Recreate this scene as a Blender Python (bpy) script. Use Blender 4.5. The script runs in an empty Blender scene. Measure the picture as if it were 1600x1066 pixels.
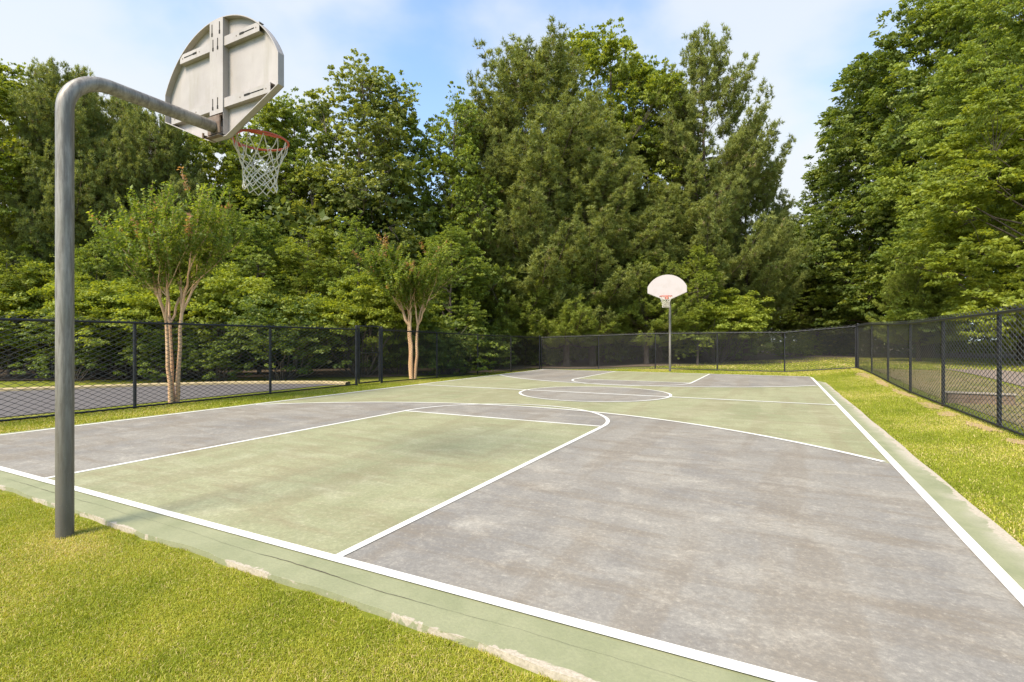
import bpy, math, random
import numpy as np
from mathutils import Vector, Matrix

# ------------------------------------------------------------------ camera, sky, sun, exposure
scn = bpy.context.scene
R = math.radians
YAW = 27.4
cam_d = bpy.data.cameras.new("camera")
cam = bpy.data.objects.new("camera", cam_d)
scn.collection.objects.link(cam)
cam.location = (0, 0, 1.25)
cam.rotation_euler = (R(90), 0, R(YAW))
cam_d.sensor_width = 36
cam_d.lens = 36 * 798 / 1600.0
cam_d.clip_start = 0.05
cam_d.clip_end = 3000
scn.camera = cam
scn.render.resolution_x, scn.render.resolution_y = 1024, 682

SKY_TINT, CLOUD = (0.78, 0.97, 1.08, 1), (2.62, 2.76, 2.86, 1)
SUN_EL, SUN_AZ = 50.0, 198.0          # azimuth clockwise from +Y (the length of the court)
world = bpy.data.worlds.new("World")
scn.world = world
world.use_nodes = True
wn, wl = world.node_tree.nodes, world.node_tree.links
wn.clear()
w_out = wn.new('ShaderNodeOutputWorld')
w_bg = wn.new('ShaderNodeBackground')
w_bg.inputs['Strength'].default_value = 0.15
sky = wn.new('ShaderNodeTexSky')
sky.sky_type = 'NISHITA'
sky.sun_disc = False
sky.sun_elevation = R(SUN_EL)
sky.sun_rotation = R(SUN_AZ)
sky.air_density = 1.0
sky.dust_density = 1.2
sky.ozone_density = 1.6
tc = wn.new('ShaderNodeTexCoord')
def wnode(t, **kw):
    n = wn.new(t)
    for k_, v_ in kw.items(): setattr(n, k_, v_)
    return n
def wmath(op, a_, b_):
    n = wnode('ShaderNodeMath', operation=op)
    for i_, v_ in enumerate((a_, b_)):
        if isinstance(v_, (int, float)): n.inputs[i_].default_value = v_
        else: wl.new(v_, n.inputs[i_])
    return n.outputs[0]
def wrange(src, a_, b_, lo, hi):
    n = wnode('ShaderNodeMapRange', interpolation_type='SMOOTHSTEP')
    for k_, v_ in (('From Min', a_), ('From Max', b_), ('To Min', lo), ('To Max', hi)): n.inputs[k_].default_value = v_
    wl.new(src, n.inputs['Value']); return n.outputs['Result']
mp = wn.new('ShaderNodeMapping')
mp.inputs['Scale'].default_value = (1.0, 1.0, 1.6)
mp.inputs['Location'].default_value = (3.1, 1.7, 0.35)
wl.new(tc.outputs['Generated'], mp.inputs['Vector'])
cn = wn.new('ShaderNodeTexNoise')
cn.inputs['Scale'].default_value = 3.0
cn.inputs['Detail'].default_value = 6
cn.inputs['Roughness'].default_value = 0.48
cn.inputs['Distortion'].default_value = 0.15
wl.new(mp.outputs['Vector'], cn.inputs['Vector'])
# two soft banks of thin cloud, one to the left and one to the right of the court's far end
def bank(v, a_, b_):
    d_ = wnode('ShaderNodeVectorMath', operation='DOT_PRODUCT')
    wl.new(tc.outputs['Generated'], d_.inputs[0]); d_.inputs[1].default_value = Vector(v).normalized()
    return wrange(d_.outputs['Value'], a_, b_, 0.0, 1.0)
def dirn(px, py):
    x_, z_ = (px - 800) / 798.0, (533 - py) / 798.0
    c_, s_ = math.cos(R(YAW)), math.sin(R(YAW))
    return (x_ * c_ - s_, x_ * s_ + c_, z_)
wt = wmath('MAXIMUM', wmath('MAXIMUM', wmath('MULTIPLY', bank(dirn(150, 60), 0.88, 0.98), 1.5), bank(dirn(1290, 130), 0.93, 0.995)), bank(dirn(1250, 330), 0.95, 0.995))
cl_ = wmath('ADD', wmath('MULTIPLY', cn.outputs['Fac'], 1.5), wmath('MULTIPLY', wt, 0.34))
sep = wn.new('ShaderNodeSeparateXYZ'); wl.new(tc.outputs['Generated'], sep.inputs[0])
low = wrange(sep.outputs['Z'], 0.12, 0.50, 0.30, 0.0)
cf = wmath('MINIMUM', wmath('ADD', wrange(cl_, 0.72, 1.25, 0.16, 0.85), low), 0.97)
tint = wnode('ShaderNodeMix', data_type='RGBA', blend_type='MULTIPLY')
tint.inputs[0].default_value = 1.0
tint.inputs[7].default_value = SKY_TINT
wl.new(sky.outputs['Color'], tint.inputs[6])
mx = wn.new('ShaderNodeMix')
mx.data_type = 'RGBA'
mx.inputs[7].default_value = CLOUD
wl.new(cf, mx.inputs[0])
wl.new(tint.outputs[2], mx.inputs[6])
wl.new(mx.outputs[2], w_bg.inputs['Color'])
wl.new(w_bg.outputs['Background'], w_out.inputs['Surface'])

sun_d = bpy.data.lights.new("sun", 'SUN')
sun_d.energy = 3.3
sun_d.angle = R(22)                    # thin high cloud: soft shadows
sun_d.color = (1.0, 0.89, 0.74)
sun = bpy.data.objects.new("sun", sun_d)
scn.collection.objects.link(sun)
az, el = R(SUN_AZ), R(SUN_EL)
sdir = Vector((math.sin(az) * math.cos(el), math.cos(az) * math.cos(el), math.sin(el)))
sun.rotation_euler = sdir.to_track_quat('Z', 'Y').to_euler()

vs = scn.view_settings
vs.view_transform = 'Standard'
vs.look = 'None'
vs.exposure = 1.2
vs.gamma = 1.0
scn.cycles.max_bounces = 8
scn.cycles.transparent_max_bounces = 8

# ------------------------------------------------------------------ helpers
C = scn.collection

def tag(o, label=None, cat=None, group=None, kind=None):
    if label: o["label"] = label
    if cat: o["category"] = cat
    if group: o["group"] = group
    if kind: o["kind"] = kind
    return o

def empty(name, loc, rz=0.0):
    o = bpy.data.objects.new(name, None)
    o.empty_display_size = 0.2
    o.location = loc
    o.rotation_euler = (0, 0, rz)
    C.objects.link(o)
    return o

def np_data(name, V, faces, mats, attrs=None, smooth=False, midx=None):
    """faces: list of int arrays, each (n,k)"""
    me = bpy.data.meshes.new(name)
    V = np.asarray(V, np.float32)
    me.vertices.add(len(V))
    me.vertices.foreach_set('co', V.ravel())
    faces = [np.asarray(f, np.int32) for f in faces if len(f)]
    nl = sum(f.size for f in faces); nf = sum(len(f) for f in faces)
    me.loops.add(nl); me.polygons.add(nf)
    me.loops.foreach_set('vertex_index', np.concatenate([f.ravel() for f in faces]))
    tot = np.concatenate([np.full(len(f), f.shape[1], np.int32) for f in faces])
    st = np.concatenate([[0], np.cumsum(tot)[:-1]]).astype(np.int32)
    me.polygons.foreach_set('loop_start', st)
    me.polygons.foreach_set('loop_total', tot)
    if smooth: me.polygons.foreach_set('use_smooth', np.ones(nf, bool))
    if midx is not None: me.polygons.foreach_set('material_index', np.asarray(midx, np.int32))
    for m in (mats if isinstance(mats, (list, tuple)) else [mats]): me.materials.append(m)
    for k, a in (attrs or {}).items():
        at = me.attributes.new(k, 'FLOAT', 'FACE')
        at.data.foreach_set('value', np.asarray(a, np.float32))
    me.update(calc_edges=True)
    me.validate()
    return me

def link(name, me, parent=None, loc=None):
    o = bpy.data.objects.new(name, me)
    C.objects.link(o)
    if parent is not None: o.parent = parent
    if loc is not None: o.location = loc
    return o

class MB:
    """collects simple shapes into ONE mesh"""
    def __init__(s): s.v = []; s.q = {}; s.n = 0
    def add(s, V, F):
        V = np.asarray(V, float)
        s.v.append(V)
        for f in F: s.q.setdefault(len(f), []).append([i + s.n for i in f])
        s.n += len(V)
    def box(s, a, b):
        x0, y0, z0 = a; x1, y1, z1 = b
        V = [(x0,y0,z0),(x1,y0,z0),(x1,y1,z0),(x0,y1,z0),(x0,y0,z1),(x1,y0,z1),(x1,y1,z1),(x0,y1,z1)]
        s.add(V, [(0,3,2,1),(4,5,6,7),(0,1,5,4),(1,2,6,5),(2,3,7,6),(3,0,4,7)])
    def tube(s, P, rad, n=10, cap=True, closed=False):
        P = [Vector(p) for p in P]
        m = len(P)
        rad = [rad] * m if np.isscalar(rad) else list(rad)
        V = []; up = None
        for i, p in enumerate(P):
            if closed: t = P[(i + 1) % m] - P[i - 1]
            else: t = P[min(i + 1, m - 1)] - P[max(i - 1, 0)]
            t.normalize()
            if up is None:
                up = Vector((0, 0, 1)) if abs(t.z) < 0.9 else Vector((1, 0, 0))
            a = t.cross(up)
            if a.length < 1e-4: a = t.cross(Vector((0.3, 1, 0.2)))
            a.normalize(); b = a.cross(t).normalized(); up = b
            for k in range(n):
                th = 2 * math.pi * k / n
                V.append(p + (a * math.cos(th) + b * math.sin(th)) * rad[i])
        F = []
        for i in range(m if closed else m - 1):
            j = (i + 1) % m
            for k in range(n):
                l = (k + 1) % n
                F.append((i*n+k, i*n+l, j*n+l, j*n+k))
        if cap and not closed:
            F.append(tuple(range(n - 1, -1, -1)))
            F.append(tuple((m-1)*n + k for k in range(n)))
        s.add([tuple(v) for v in V], F)
    def prism(s, pts, y0, y1):
        """outline in xz extruded along y"""
        n = len(pts)
        V = [(x, y0, z) for x, z in pts] + [(x, y1, z) for x, z in pts]
        s.add(V, [tuple(range(n)), tuple(range(2*n-1, n-1, -1))] + [(i, i+n, (i+1) % n + n, (i+1) % n) for i in range(n)])
    def sphere(s, c, r, n=10, sz=1.0):
        V = []; F = []
        m = n // 2 + 1
        for i in range(m + 1):
            ph = math.pi * i / m
            for k in range(n):
                th = 2 * math.pi * k / n
                V.append((c[0]+r*math.sin(ph)*math.cos(th), c[1]+r*math.sin(ph)*math.sin(th), c[2]+r*sz*math.cos(ph)))
        for i in range(m):
            for k in range(n): F.append((i*n+k, (i+1)*n+k, (i+1)*n+(k+1) % n, i*n+(k+1) % n))
        s.add(V, F)
    def build(s, name, mat, parent=None, smooth=False, bevel=0.0):
        V = np.concatenate(s.v)
        me = bpy.data.meshes.new(name)
        F = [tuple(f) for k in s.q for f in s.q[k]]
        me.from_pydata([tuple(v) for v in V], [], F)
        me.materials.append(mat)
        if smooth: me.polygons.foreach_set('use_smooth', np.ones(len(me.polygons), bool))
        me.update(); me.validate()
        o = link(name, me, parent)
        if smooth:
            try: me.set_sharp_from_angle(angle=R(45))
            except Exception: pass
        if bevel:
            b = o.modifiers.new("bevel", 'BEVEL'); b.width = bevel; b.segments = 2; b.limit_method = 'ANGLE'
        return o

def sm(t): t = np.clip(t, 0, 1); return t * t * (3 - 2 * t)

def zg(x, y):
    x = np.asarray(x, float); y = np.asarray(y, float)
    z = -0.035 + 0 * x
    z = z - 0.17 * sm((y - 10) / 14) * sm((-x - 5) / 5)
    z = z + 0.17 * sm(x / 3) * sm((y - 14) / 8) * sm((34 - y) / 8)
    z = z + 0.06 * sm((x - 1.4) / 1.5) * sm((y - 1) / 4)
    return z

# ------------------------------------------------------------------ materials
def mat(name):
    m = bpy.data.materials.new(name); m.use_nodes = True
    nt = m.node_tree
    return m, nt, nt.nodes['Principled BSDF']

def N(nt, typ, **kw):
    n = nt.nodes.new(typ)
    for k, v in kw.items():
        if k.startswith('i_'): n.inputs[k[2:].replace('_', ' ')].default_value = v
        else: setattr(n, k, v)
    return n

def noise(nt, vec, scale, detail=4, rough=0.55, dist=0.0):
    n = nt.nodes.new('ShaderNodeTexNoise')
    n.inputs['Scale'].default_value = scale; n.inputs['Detail'].default_value = detail
    n.inputs['Roughness'].default_value = rough; n.inputs['Distortion'].default_value = dist
    nt.links.new(vec, n.inputs['Vector'])
    return n.outputs['Fac']

def rng(nt, src, a, b, lo=0.0, hi=1.0):
    n = nt.nodes.new('ShaderNodeMapRange')
    n.inputs['From Min'].default_value = a; n.inputs['From Max'].default_value = b
    n.inputs['To Min'].default_value = lo; n.inputs['To Max'].default_value = hi
    nt.links.new(src, n.inputs['Value'])
    return n.outputs['Result']

def mixc(nt, fac, a, b, blend='MIX'):
    n = nt.nodes.new('ShaderNodeMix'); n.data_type = 'RGBA'; n.blend_type = blend
    for sock, v in ((n.inputs[0], fac), (n.inputs[6], a), (n.inputs[7], b)):
        if isinstance(v, (tuple, list)): sock.default_value = (*v, 1) if len(v) == 3 else v
        elif isinstance(v, (int, float)): sock.default_value = v
        else: nt.links.new(v, sock)
    return n.outputs[2]

def mth(nt, op, a, b=0.0):
    n = nt.nodes.new('ShaderNodeMath'); n.operation = op; n.use_clamp = False
    for i, v in enumerate((a, b)):
        if isinstance(v, (int, float)): n.inputs[i].default_value = v
        else: nt.links.new(v, n.inputs[i])
    return n.outputs[0]

def coords(nt, scale=(1, 1, 1), loc=(0, 0, 0), kind='Object'):
    t = nt.nodes.new('ShaderNodeTexCoord'); m = nt.nodes.new('ShaderNodeMapping')
    m.inputs['Scale'].default_value = scale; m.inputs['Location'].default_value = loc
    nt.links.new(t.outputs[kind], m.inputs['Vector'])
    return m.outputs['Vector']

def bump(nt, bsdf, h, strength=0.3, dist=0.01):
    b = nt.nodes.new('ShaderNodeBump'); b.inputs['Strength'].default_value = strength
    b.inputs['Distance'].default_value = dist
    nt.links.new(h, b.inputs['Height']); nt.links.new(b.outputs['Normal'], bsdf.inputs['Normal'])

def paint_mat(name, base, worn, dirt, scuff):
    """painted court surface, worn and blotchy"""
    m, nt, bs = mat(name)
    v = coords(nt)
    vs_ = coords(nt, (1.0, 0.16, 1), (3.3, 0, 0))       # bands running down the court
    vx = coords(nt, (0.35, 1.6, 1), (7.0, 2.0, 0))      # streaks across it
    big = noise(nt, v, 0.55, 6, 0.62, 0.4)
    band = noise(nt, vs_, 1.5, 3, 0.5, 0.1)
    strk = noise(nt, vx, 2.6, 7, 0.7, 0.5)
    mid = noise(nt, v, 3.2, 9, 0.72, 0.3)
    fine = noise(nt, v, 90, 3, 0.7)
    c = mixc(nt, rng(nt, big, 0.36, 0.64), base, worn)
    c = mixc(nt, rng(nt, band, 0.49, 0.56, 0, 0.6), c, worn)
    low_ = noise(nt, coords(nt, (1.0, 0.10, 1), (9.1, 4.0, 0)), 1.9, 3, 0.5, 0.1)
    c = mixc(nt, rng(nt, low_, 0.52, 0.57, 0, 0.42), c, dirt)
    c = mixc(nt, rng(nt, strk, 0.47, 0.66, 0, 0.75), c, dirt)
    pale = noise(nt, coords(nt, (0.6, 1.3, 1), (21.0, 13.0, 0)), 1.8, 8, 0.7, 0.6)
    c = mixc(nt, rng(nt, pale, 0.52, 0.74, 0, 0.55), c, scuff)
    c = mixc(nt, rng(nt, mid, 0.54, 0.74, 0, 0.6), c, scuff)
    spk = noise(nt, v, 22, 6, 0.8)
    c = mixc(nt, rng(nt, spk, 0.56, 0.70, 0, 0.55), c, scuff)
    c = mixc(nt, rng(nt, noise(nt, v, 8, 8, 0.75), 0.52, 0.68, 0, 0.45), c, dirt)
    grit = noise(nt, v, 34, 7, 0.85, 0.2)
    c = mixc(nt, rng(nt, grit, 0.44, 0.60, 0.38, 0.0), c, tuple(x * 0.5 for x in base))
    c = mixc(nt, rng(nt, grit, 0.58, 0.70, 0.0, 0.5), c, scuff)
    c = mixc(nt, rng(nt, fine, 0.3, 0.75, 0.30, 0.0), c, tuple(x * 0.5 for x in base))
    nt.links.new(c, bs.inputs['Base Color'])
    nt.links.new(rng(nt, mid, 0.3, 0.7, 0.62, 0.85), bs.inputs['Roughness'])
    bs.inputs['Specular IOR Level'].default_value = 0.25
    bump(nt, bs, fine, 0.25, 0.004)
    return m

M_green = paint_mat("court_green", (0.262, 0.266, 0.142), (0.365, 0.355, 0.205), (0.265, 0.220, 0.125), (0.50, 0.47, 0.32))
M_grey = paint_mat("court_grey", (0.222, 0.206, 0.183), (0.320, 0.290, 0.238), (0.222, 0.178, 0.125), (0.52, 0.475, 0.385))
M_farg = M_grey

def apron_mat():
    m, nt, bs = mat("court_apron")
    v = coords(nt)
    sx = nt.nodes.new('ShaderNodeSeparateXYZ'); nt.links.new(v, sx.inputs[0])
    mid = noise(nt, v, 2.6, 8, 0.65, 0.3)
    fine = noise(nt, v, 60, 4, 0.7)
    edge = noise(nt, v, 3.4, 9, 0.62, 0.8)
    c = mixc(nt, rng(nt, mid, 0.35, 0.68), (0.212, 0.222, 0.112), (0.290, 0.288, 0.160))
    c = mixc(nt, mth(nt, 'MULTIPLY', rng(nt, sx.outputs['X'], 1.16, 1.26), rng(nt, noise(nt, v, 1.3, 7, 0.7, 0.4), 0.36, 0.58)), c, (0.42, 0.37, 0.28))
    # bare concrete where the paint has flaked off next to the outer edge (near and right side)
    dn = mth(nt, 'SUBTRACT', mth(nt, 'SUBTRACT', 1.90, mth(nt, 'MULTIPLY', sx.outputs['X'], 0.0141)), sx.outputs['Y'])
    dr = mth(nt, 'MULTIPLY', mth(nt, 'SUBTRACT', sx.outputs['X'], 1.17), 0.9)
    d = mth(nt, 'MAXIMUM', dn, dr)
    f = rng(nt, mth(nt, 'ADD', mth(nt, 'MULTIPLY', d, 4.5), edge), 0.95, 0.975)
    c = mixc(nt, f, c, mixc(nt, rng(nt, fine, 0.3, 0.7), (0.37, 0.31, 0.225), (0.50, 0.43, 0.33)))
    c = mixc(nt, rng(nt, fine, 0.3, 0.7, 0.3, 0), c, (0.12, 0.12, 0.08))
    nt.links.new(c, bs.inputs['Base Color'])
    bs.inputs['Roughness'].default_value = 0.85
    bump(nt, bs, fine, 0.4, 0.004)
    return m
M_apron = apron_mat()

def simple(name, c1, c2, scale=8, rough=0.7, detail=5, spec=0.3, metal=0.0, bmp=0.0, stretch=(1, 1, 1), lo=0.35, hi=0.65):
    m, nt, bs = mat(name)
    v = coords(nt, stretch)
    f = noise(nt, v, scale, detail, 0.65)
    nt.links.new(mixc(nt, rng(nt, f, lo, hi), c1, c2), bs.inputs['Base Color'])
    bs.inputs['Roughness'].default_value = rough
    bs.inputs['Specular IOR Level'].default_value = spec
    bs.inputs['Metallic'].default_value = metal
    if bmp: bump(nt, bs, f, bmp, 0.01)
    return m

def line_mat():
    m, nt, bs = mat("line_paint")
    v = coords(nt)
    a_ = noise(nt, v, 5, 9, 0.75, 0.4); b_ = noise(nt, v, 40, 6, 0.8); c_ = noise(nt, v, 1.2, 4, 0.6)
    c = mixc(nt, rng(nt, c_, 0.4, 0.7), (0.66, 0.64, 0.58), (0.54, 0.52, 0.45))
    c = mixc(nt, rng(nt, a_, 0.56, 0.70, 0, 0.75), c, (0.40, 0.38, 0.31))
    c = mixc(nt, rng(nt, b_, 0.60, 0.68, 0, 0.7), c, (0.30, 0.29, 0.22))
    nt.links.new(c, bs.inputs['Base Color'])
    bs.inputs['Roughness'].default_value = 0.75
    return m
M_line = line_mat()
M_concrete = simple("concrete", (0.42, 0.37, 0.30), (0.55, 0.49, 0.41), 9, 0.9, 8, bmp=0.2)
M_asphalt = simple("asphalt", (0.095, 0.084, 0.080), (0.135, 0.120, 0.112), 45, 0.85, 6, bmp=0.3)
M_path = simple("path_asphalt", (0.18, 0.13, 0.095), (0.24, 0.185, 0.14), 12, 0.9, 6, bmp=0.2)
M_kerb = simple("kerb_concrete", (0.34, 0.26, 0.13), (0.44, 0.35, 0.2), 5, 0.9)
M_crack = simple("crack_dark", (0.05, 0.045, 0.03), (0.12, 0.11, 0.07), 20, 0.95)
M_fence = simple("black_vinyl", (0.012, 0.012, 0.013), (0.022, 0.022, 0.023), 6, 0.45, spec=0.35)
M_wire = simple("black_wire_sheen", (0.040, 0.037, 0.035), (0.065, 0.060, 0.056), 6, 0.36, spec=0.7)  # black vinyl with reflected light put in as a lighter colour
M_net = simple("net_cord", (0.72, 0.67, 0.57), (0.55, 0.50, 0.40), 30, 0.9)
M_slot_shade = simple("slot_shade", (0.012, 0.010, 0.009), (0.02, 0.018, 0.015), 5, 0.9)  # thin dark plates imitate the shade inside open slots
M_rust = simple("rusty_steel", (0.12, 0.075, 0.05), (0.22, 0.17, 0.13), 18, 0.7, metal=0.3)

def rim_mat():
    m, nt, bs = mat("orange_rim")
    v = coords(nt)
    f = noise(nt, v, 18, 6, 0.7)
    nt.links.new(mixc(nt, rng(nt, f, 0.56, 0.72), (0.52, 0.085, 0.035), (0.22, 0.08, 0.045)), bs.inputs['Base Color'])
    bs.inputs['Roughness'].default_value = 0.5
    return m
M_rim = rim_mat()

def pole_mat():
    m, nt, bs = mat("galvanised_pole")
    v = coords(nt)
    vz = coords(nt, (1, 1, 0.10))
    a = noise(nt, vz, 34, 6, 0.7)
    b = noise(nt, v, 6, 6, 0.6)
    sp = noise(nt, v, 70, 3, 0.7)
    sx = nt.nodes.new('ShaderNodeSeparateXYZ'); nt.links.new(v, sx.inputs[0])
    c = mixc(nt, rng(nt, a, 0.40, 0.60), (0.145, 0.125, 0.103), (0.29, 0.262, 0.225))
    c = mixc(nt, rng(nt, b, 0.45, 0.75, 0, 0.5), c, (0.17, 0.155, 0.115))
    # grime splashed up from the soil on the lowest metre
    low = mth(nt, 'MULTIPLY', rng(nt, sx.outputs['Z'], 1.2, 0.1, 0, 1), rng(nt, a, 0.35, 0.6, 0.25, 1))
    c = mixc(nt, mth(nt, 'MULTIPLY', low, 0.75), c, (0.055, 0.050, 0.038))
    c = mixc(nt, rng(nt, sp, 0.66, 0.76, 0, 0.5), c, (0.36, 0.35, 0.32))
    nt.links.new(c, bs.inputs['Base Color'])
    bs.inputs['Metallic'].default_value = 0.25
    bs.inputs['Roughness'].default_value = 0.48
    bump(nt, bs, sp, 0.1, 0.003)
    return m
M_pole = pole_mat()

def board_mat():
    m, nt, bs = mat("weathered_white_steel")
    v = coords(nt)
    vz = coords(nt, (1, 1, 0.18))
    a = noise(nt, vz, 9, 6, 0.65, 0.3)
    b = noise(nt, v, 2.5, 6, 0.6)
    g = noise(nt, vz, 26, 5, 0.7)
    c = mixc(nt, rng(nt, b, 0.35, 0.7), (0.385, 0.345, 0.315), (0.30, 0.265, 0.24))
    c = mixc(nt, rng(nt, a, 0.48, 0.70, 0, 0.6), c, (0.27, 0.24, 0.19))
    c = mixc(nt, rng(nt, g, 0.60, 0.74, 0, 0.6), c, (0.20, 0.15, 0.10))
    nt.links.new(c, bs.inputs['Base Color'])
    bs.inputs['Roughness'].default_value = 0.6
    return m
M_board = board_mat()
M_white = simple("white_board_paint", (0.44, 0.39, 0.365), (0.38, 0.33, 0.295), 3, 0.5, 6, lo=0.5, hi=0.8)

def leaf_mat(name, dark, mid, light, extra=None, trans=0.35, rough=0.55):
    m = bpy.data.materials.new(name); m.use_nodes = True
    nt = m.node_tree; bs = nt.nodes['Principled BSDF']; out = nt.nodes['Material Output']
    at = nt.nodes.new('ShaderNodeAttribute'); at.attribute_name = 'rnd'
    ramp = nt.nodes.new('ShaderNodeValToRGB')
    el = ramp.color_ramp.elements
    el[0].position = 0.0; el[0].color = (*dark, 1)
    el[1].position = 1.0; el[1].color = (*(extra or light), 1)
    e = el.new(0.5); e.color = (*mid, 1)
    e = el.new(0.93); e.color = (*light, 1)
    nt.links.new(at.outputs['Fac'], ramp.inputs[0])
    nt.links.new(ramp.outputs[0], bs.inputs['Base Color'])
    bs.inputs['Roughness'].default_value = rough
    bs.inputs['Specular IOR Level'].default_value = 0.35
    tr = nt.nodes.new('ShaderNodeBsdfTranslucent')
    br = nt.nodes.new('ShaderNodeMix'); br.data_type = 'RGBA'; br.blend_type = 'MULTIPLY'
    br.inputs[0].default_value = 1; br.inputs[7].default_value = (1.5, 1.35, 0.6, 1)
    nt.links.new(ramp.outputs[0], br.inputs[6]); nt.links.new(br.outputs[2], tr.inputs['Color'])
    ms = nt.nodes.new('ShaderNodeMixShader'); ms.inputs[0].default_value = trans
    nt.links.new(bs.outputs[0], ms.inputs[1]); nt.links.new(tr.outputs[0], ms.inputs[2])
    nt.links.new(ms.outputs[0], out.inputs['Surface'])
    return m

L_mid = leaf_mat("leaves_mid_green", (0.085, 0.130, 0.020), (0.190, 0.252, 0.036), (0.37, 0.42, 0.065), trans=0.45)
L_light = leaf_mat("leaves_light_green", (0.115, 0.155, 0.018), (0.215, 0.265, 0.028), (0.37, 0.41, 0.055), trans=0.44)
L_olive = leaf_mat("leaves_olive", (0.105, 0.132, 0.030), (0.200, 0.238, 0.050), (0.35, 0.37, 0.10), (0.38, 0.32, 0.14), trans=0.44)
L_dark = leaf_mat("leaves_deep_green", (0.055, 0.090, 0.017), (0.130, 0.180, 0.028), (0.30, 0.34, 0.07), trans=0.42)
L_myrtle = leaf_mat("leaves_myrtle", (0.085, 0.13, 0.018), (0.175, 0.24, 0.032), (0.36, 0.41, 0.055), (0.36, 0.20, 0.10), trans=0.45)
L_pine = leaf_mat("pine_needles", (0.115, 0.140, 0.034), (0.215, 0.250, 0.060), (0.36, 0.385, 0.10), (0.32, 0.26, 0.14), trans=0.36)
L_pine2 = leaf_mat("pine_needles_fresh", (0.125, 0.160, 0.024), (0.22, 0.27, 0.038), (0.36, 0.40, 0.07), trans=0.36)
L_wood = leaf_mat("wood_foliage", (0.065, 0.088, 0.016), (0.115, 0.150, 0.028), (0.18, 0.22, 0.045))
L_grass = leaf_mat("grass_blades", (0.150, 0.192, 0.008), (0.285, 0.320, 0.020), (0.46, 0.44, 0.055), (0.62, 0.48, 0.23), trans=0.3, rough=0.6)
L_drygrass_shade = leaf_mat("shaded_dry_grass_blades", (0.08, 0.085, 0.01), (0.15, 0.15, 0.02), (0.26, 0.21, 0.06), (0.30, 0.21, 0.11), trans=0.25, rough=0.7)  # dry blades, darkened in colour to stand in for tree shade
M_bark = simple("bark_brown", (0.075, 0.058, 0.045), (0.15, 0.12, 0.095), 8, 0.9, 6, bmp=0.5, stretch=(1, 1, 0.25))
M_pbark = simple("pine_bark", (0.085, 0.060, 0.045), (0.17, 0.125, 0.095), 7, 0.9, 6, bmp=0.5, stretch=(1, 1, 0.3))
M_mbark = simple("myrtle_bark", (0.50, 0.29, 0.15), (0.64, 0.43, 0.25), 6, 0.7, 5, stretch=(1, 1, 0.3))

def lawn_mat():
    m, nt, bs = mat("lawn")
    v = coords(nt)
    a = noise(nt, v, 0.9, 6, 0.6, 0.3); b = noise(nt, v, 9, 6, 0.7); c_ = noise(nt, v, 70, 4, 0.75)
    c = mixc(nt, rng(nt, b, 0.35, 0.7), (0.15, 0.175, 0.014), (0.25, 0.265, 0.028))
    c = mixc(nt, rng(nt, a, 0.5, 0.72, 0, 0.6), c, (0.36, 0.31, 0.09))
    c = mixc(nt, rng(nt, c_, 0.3, 0.7, 0.55, 0), c, (0.07, 0.08, 0.015))
    nt.links.new(c, bs.inputs['Base Color'])
    bs.inputs['Roughness'].default_value = 0.9; bs.inputs['Specular IOR Level'].default_value = 0.1
    bump(nt, bs, c_, 0.6, 0.02)
    return m
M_lawn = lawn_mat()
M_litter = simple("leaf_litter", (0.075, 0.052, 0.032), (0.15, 0.11, 0.07), 5, 0.95, 8, bmp=0.6)
M_dirt = simple("bare_soil", (0.27, 0.18, 0.09), (0.38, 0.27, 0.15), 20, 0.95, 8, bmp=0.5)
M_soilgrass_shade = simple("worn_shaded_lawn", (0.12, 0.115, 0.025), (0.23, 0.165, 0.085), 1.4, 0.95, 8, bmp=0.4)  # worn lawn with tree and mesh shade mixed into a browner colour

# ------------------------------------------------------------------ the ground
def axis(lo, hi, fine_lo, fine_hi, f, c):
    a = list(np.arange(fine_lo, fine_hi + 1e-6, f))
    x = fine_lo
    pre = []
    s = c
    while x > lo: x -= s; s *= 1.35; pre.append(x)
    x = fine_hi; s = c; post = []
    while x < hi: x += s; s *= 1.35; post.append(x)
    return np.array(pre[::-1] + a + post)

gx = axis(-900, 900, -20, 14, 0.5, 1.0); gy = axis(-60, 1200, -4, 36, 0.5, 1.0)
X, Y = np.meshgrid(gx, gy)
Z = zg(X, Y)
nx, ny = len(gx), len(gy)
V = np.stack([X.ravel(), Y.ravel(), Z.ravel()], 1)
i, j = np.meshgrid(np.arange(nx - 1), np.arange(ny - 1))
k = (j * nx + i).ravel()
ground = link("ground", np_data("ground", V, [np.stack([k, k + 1, k + 1 + nx, k + nx], 1)], M_lawn, smooth=True))
tag(ground, kind='structure')

def strip(name, P, Q, m, eps, n=2, flat=None):
    """ruled sheet between polylines P and Q following the terrain"""
    P = np.array(P, float); Q = np.array(Q, float)
    rows = []
    for t in np.linspace(0, 1, n + 1): rows.append(P * (1 - t) + Q * t)
    A = np.stack(rows, 0)
    z = zg(A[..., 0], A[..., 1]) + eps if flat is None else np.full(A.shape[:2], flat)
    V = np.concatenate([A, z[..., None]], 2).reshape(-1, 3)
    r, c = A.shape[:2]
    i, j = np.meshgrid(np.arange(c - 1), np.arange(r - 1)); k = (j * c + i).ravel()
    o = link(name, np_data(name, V, [np.stack([k, k + c, k + 1 + c, k + 1], 1)], m))
    return tag(o, kind='structure')

def resamp(P, step=0.5):
    P = np.array(P, float); out = [P[0]]
    for a, b in zip(P[:-1], P[1:]):
        m = max(1, int(np.ceil(np.linalg.norm(b - a) / step)))
        for t in np.linspace(0, 1, m + 1)[1:]: out.append(a + (b - a) * t)
    return np.array(out)

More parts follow.
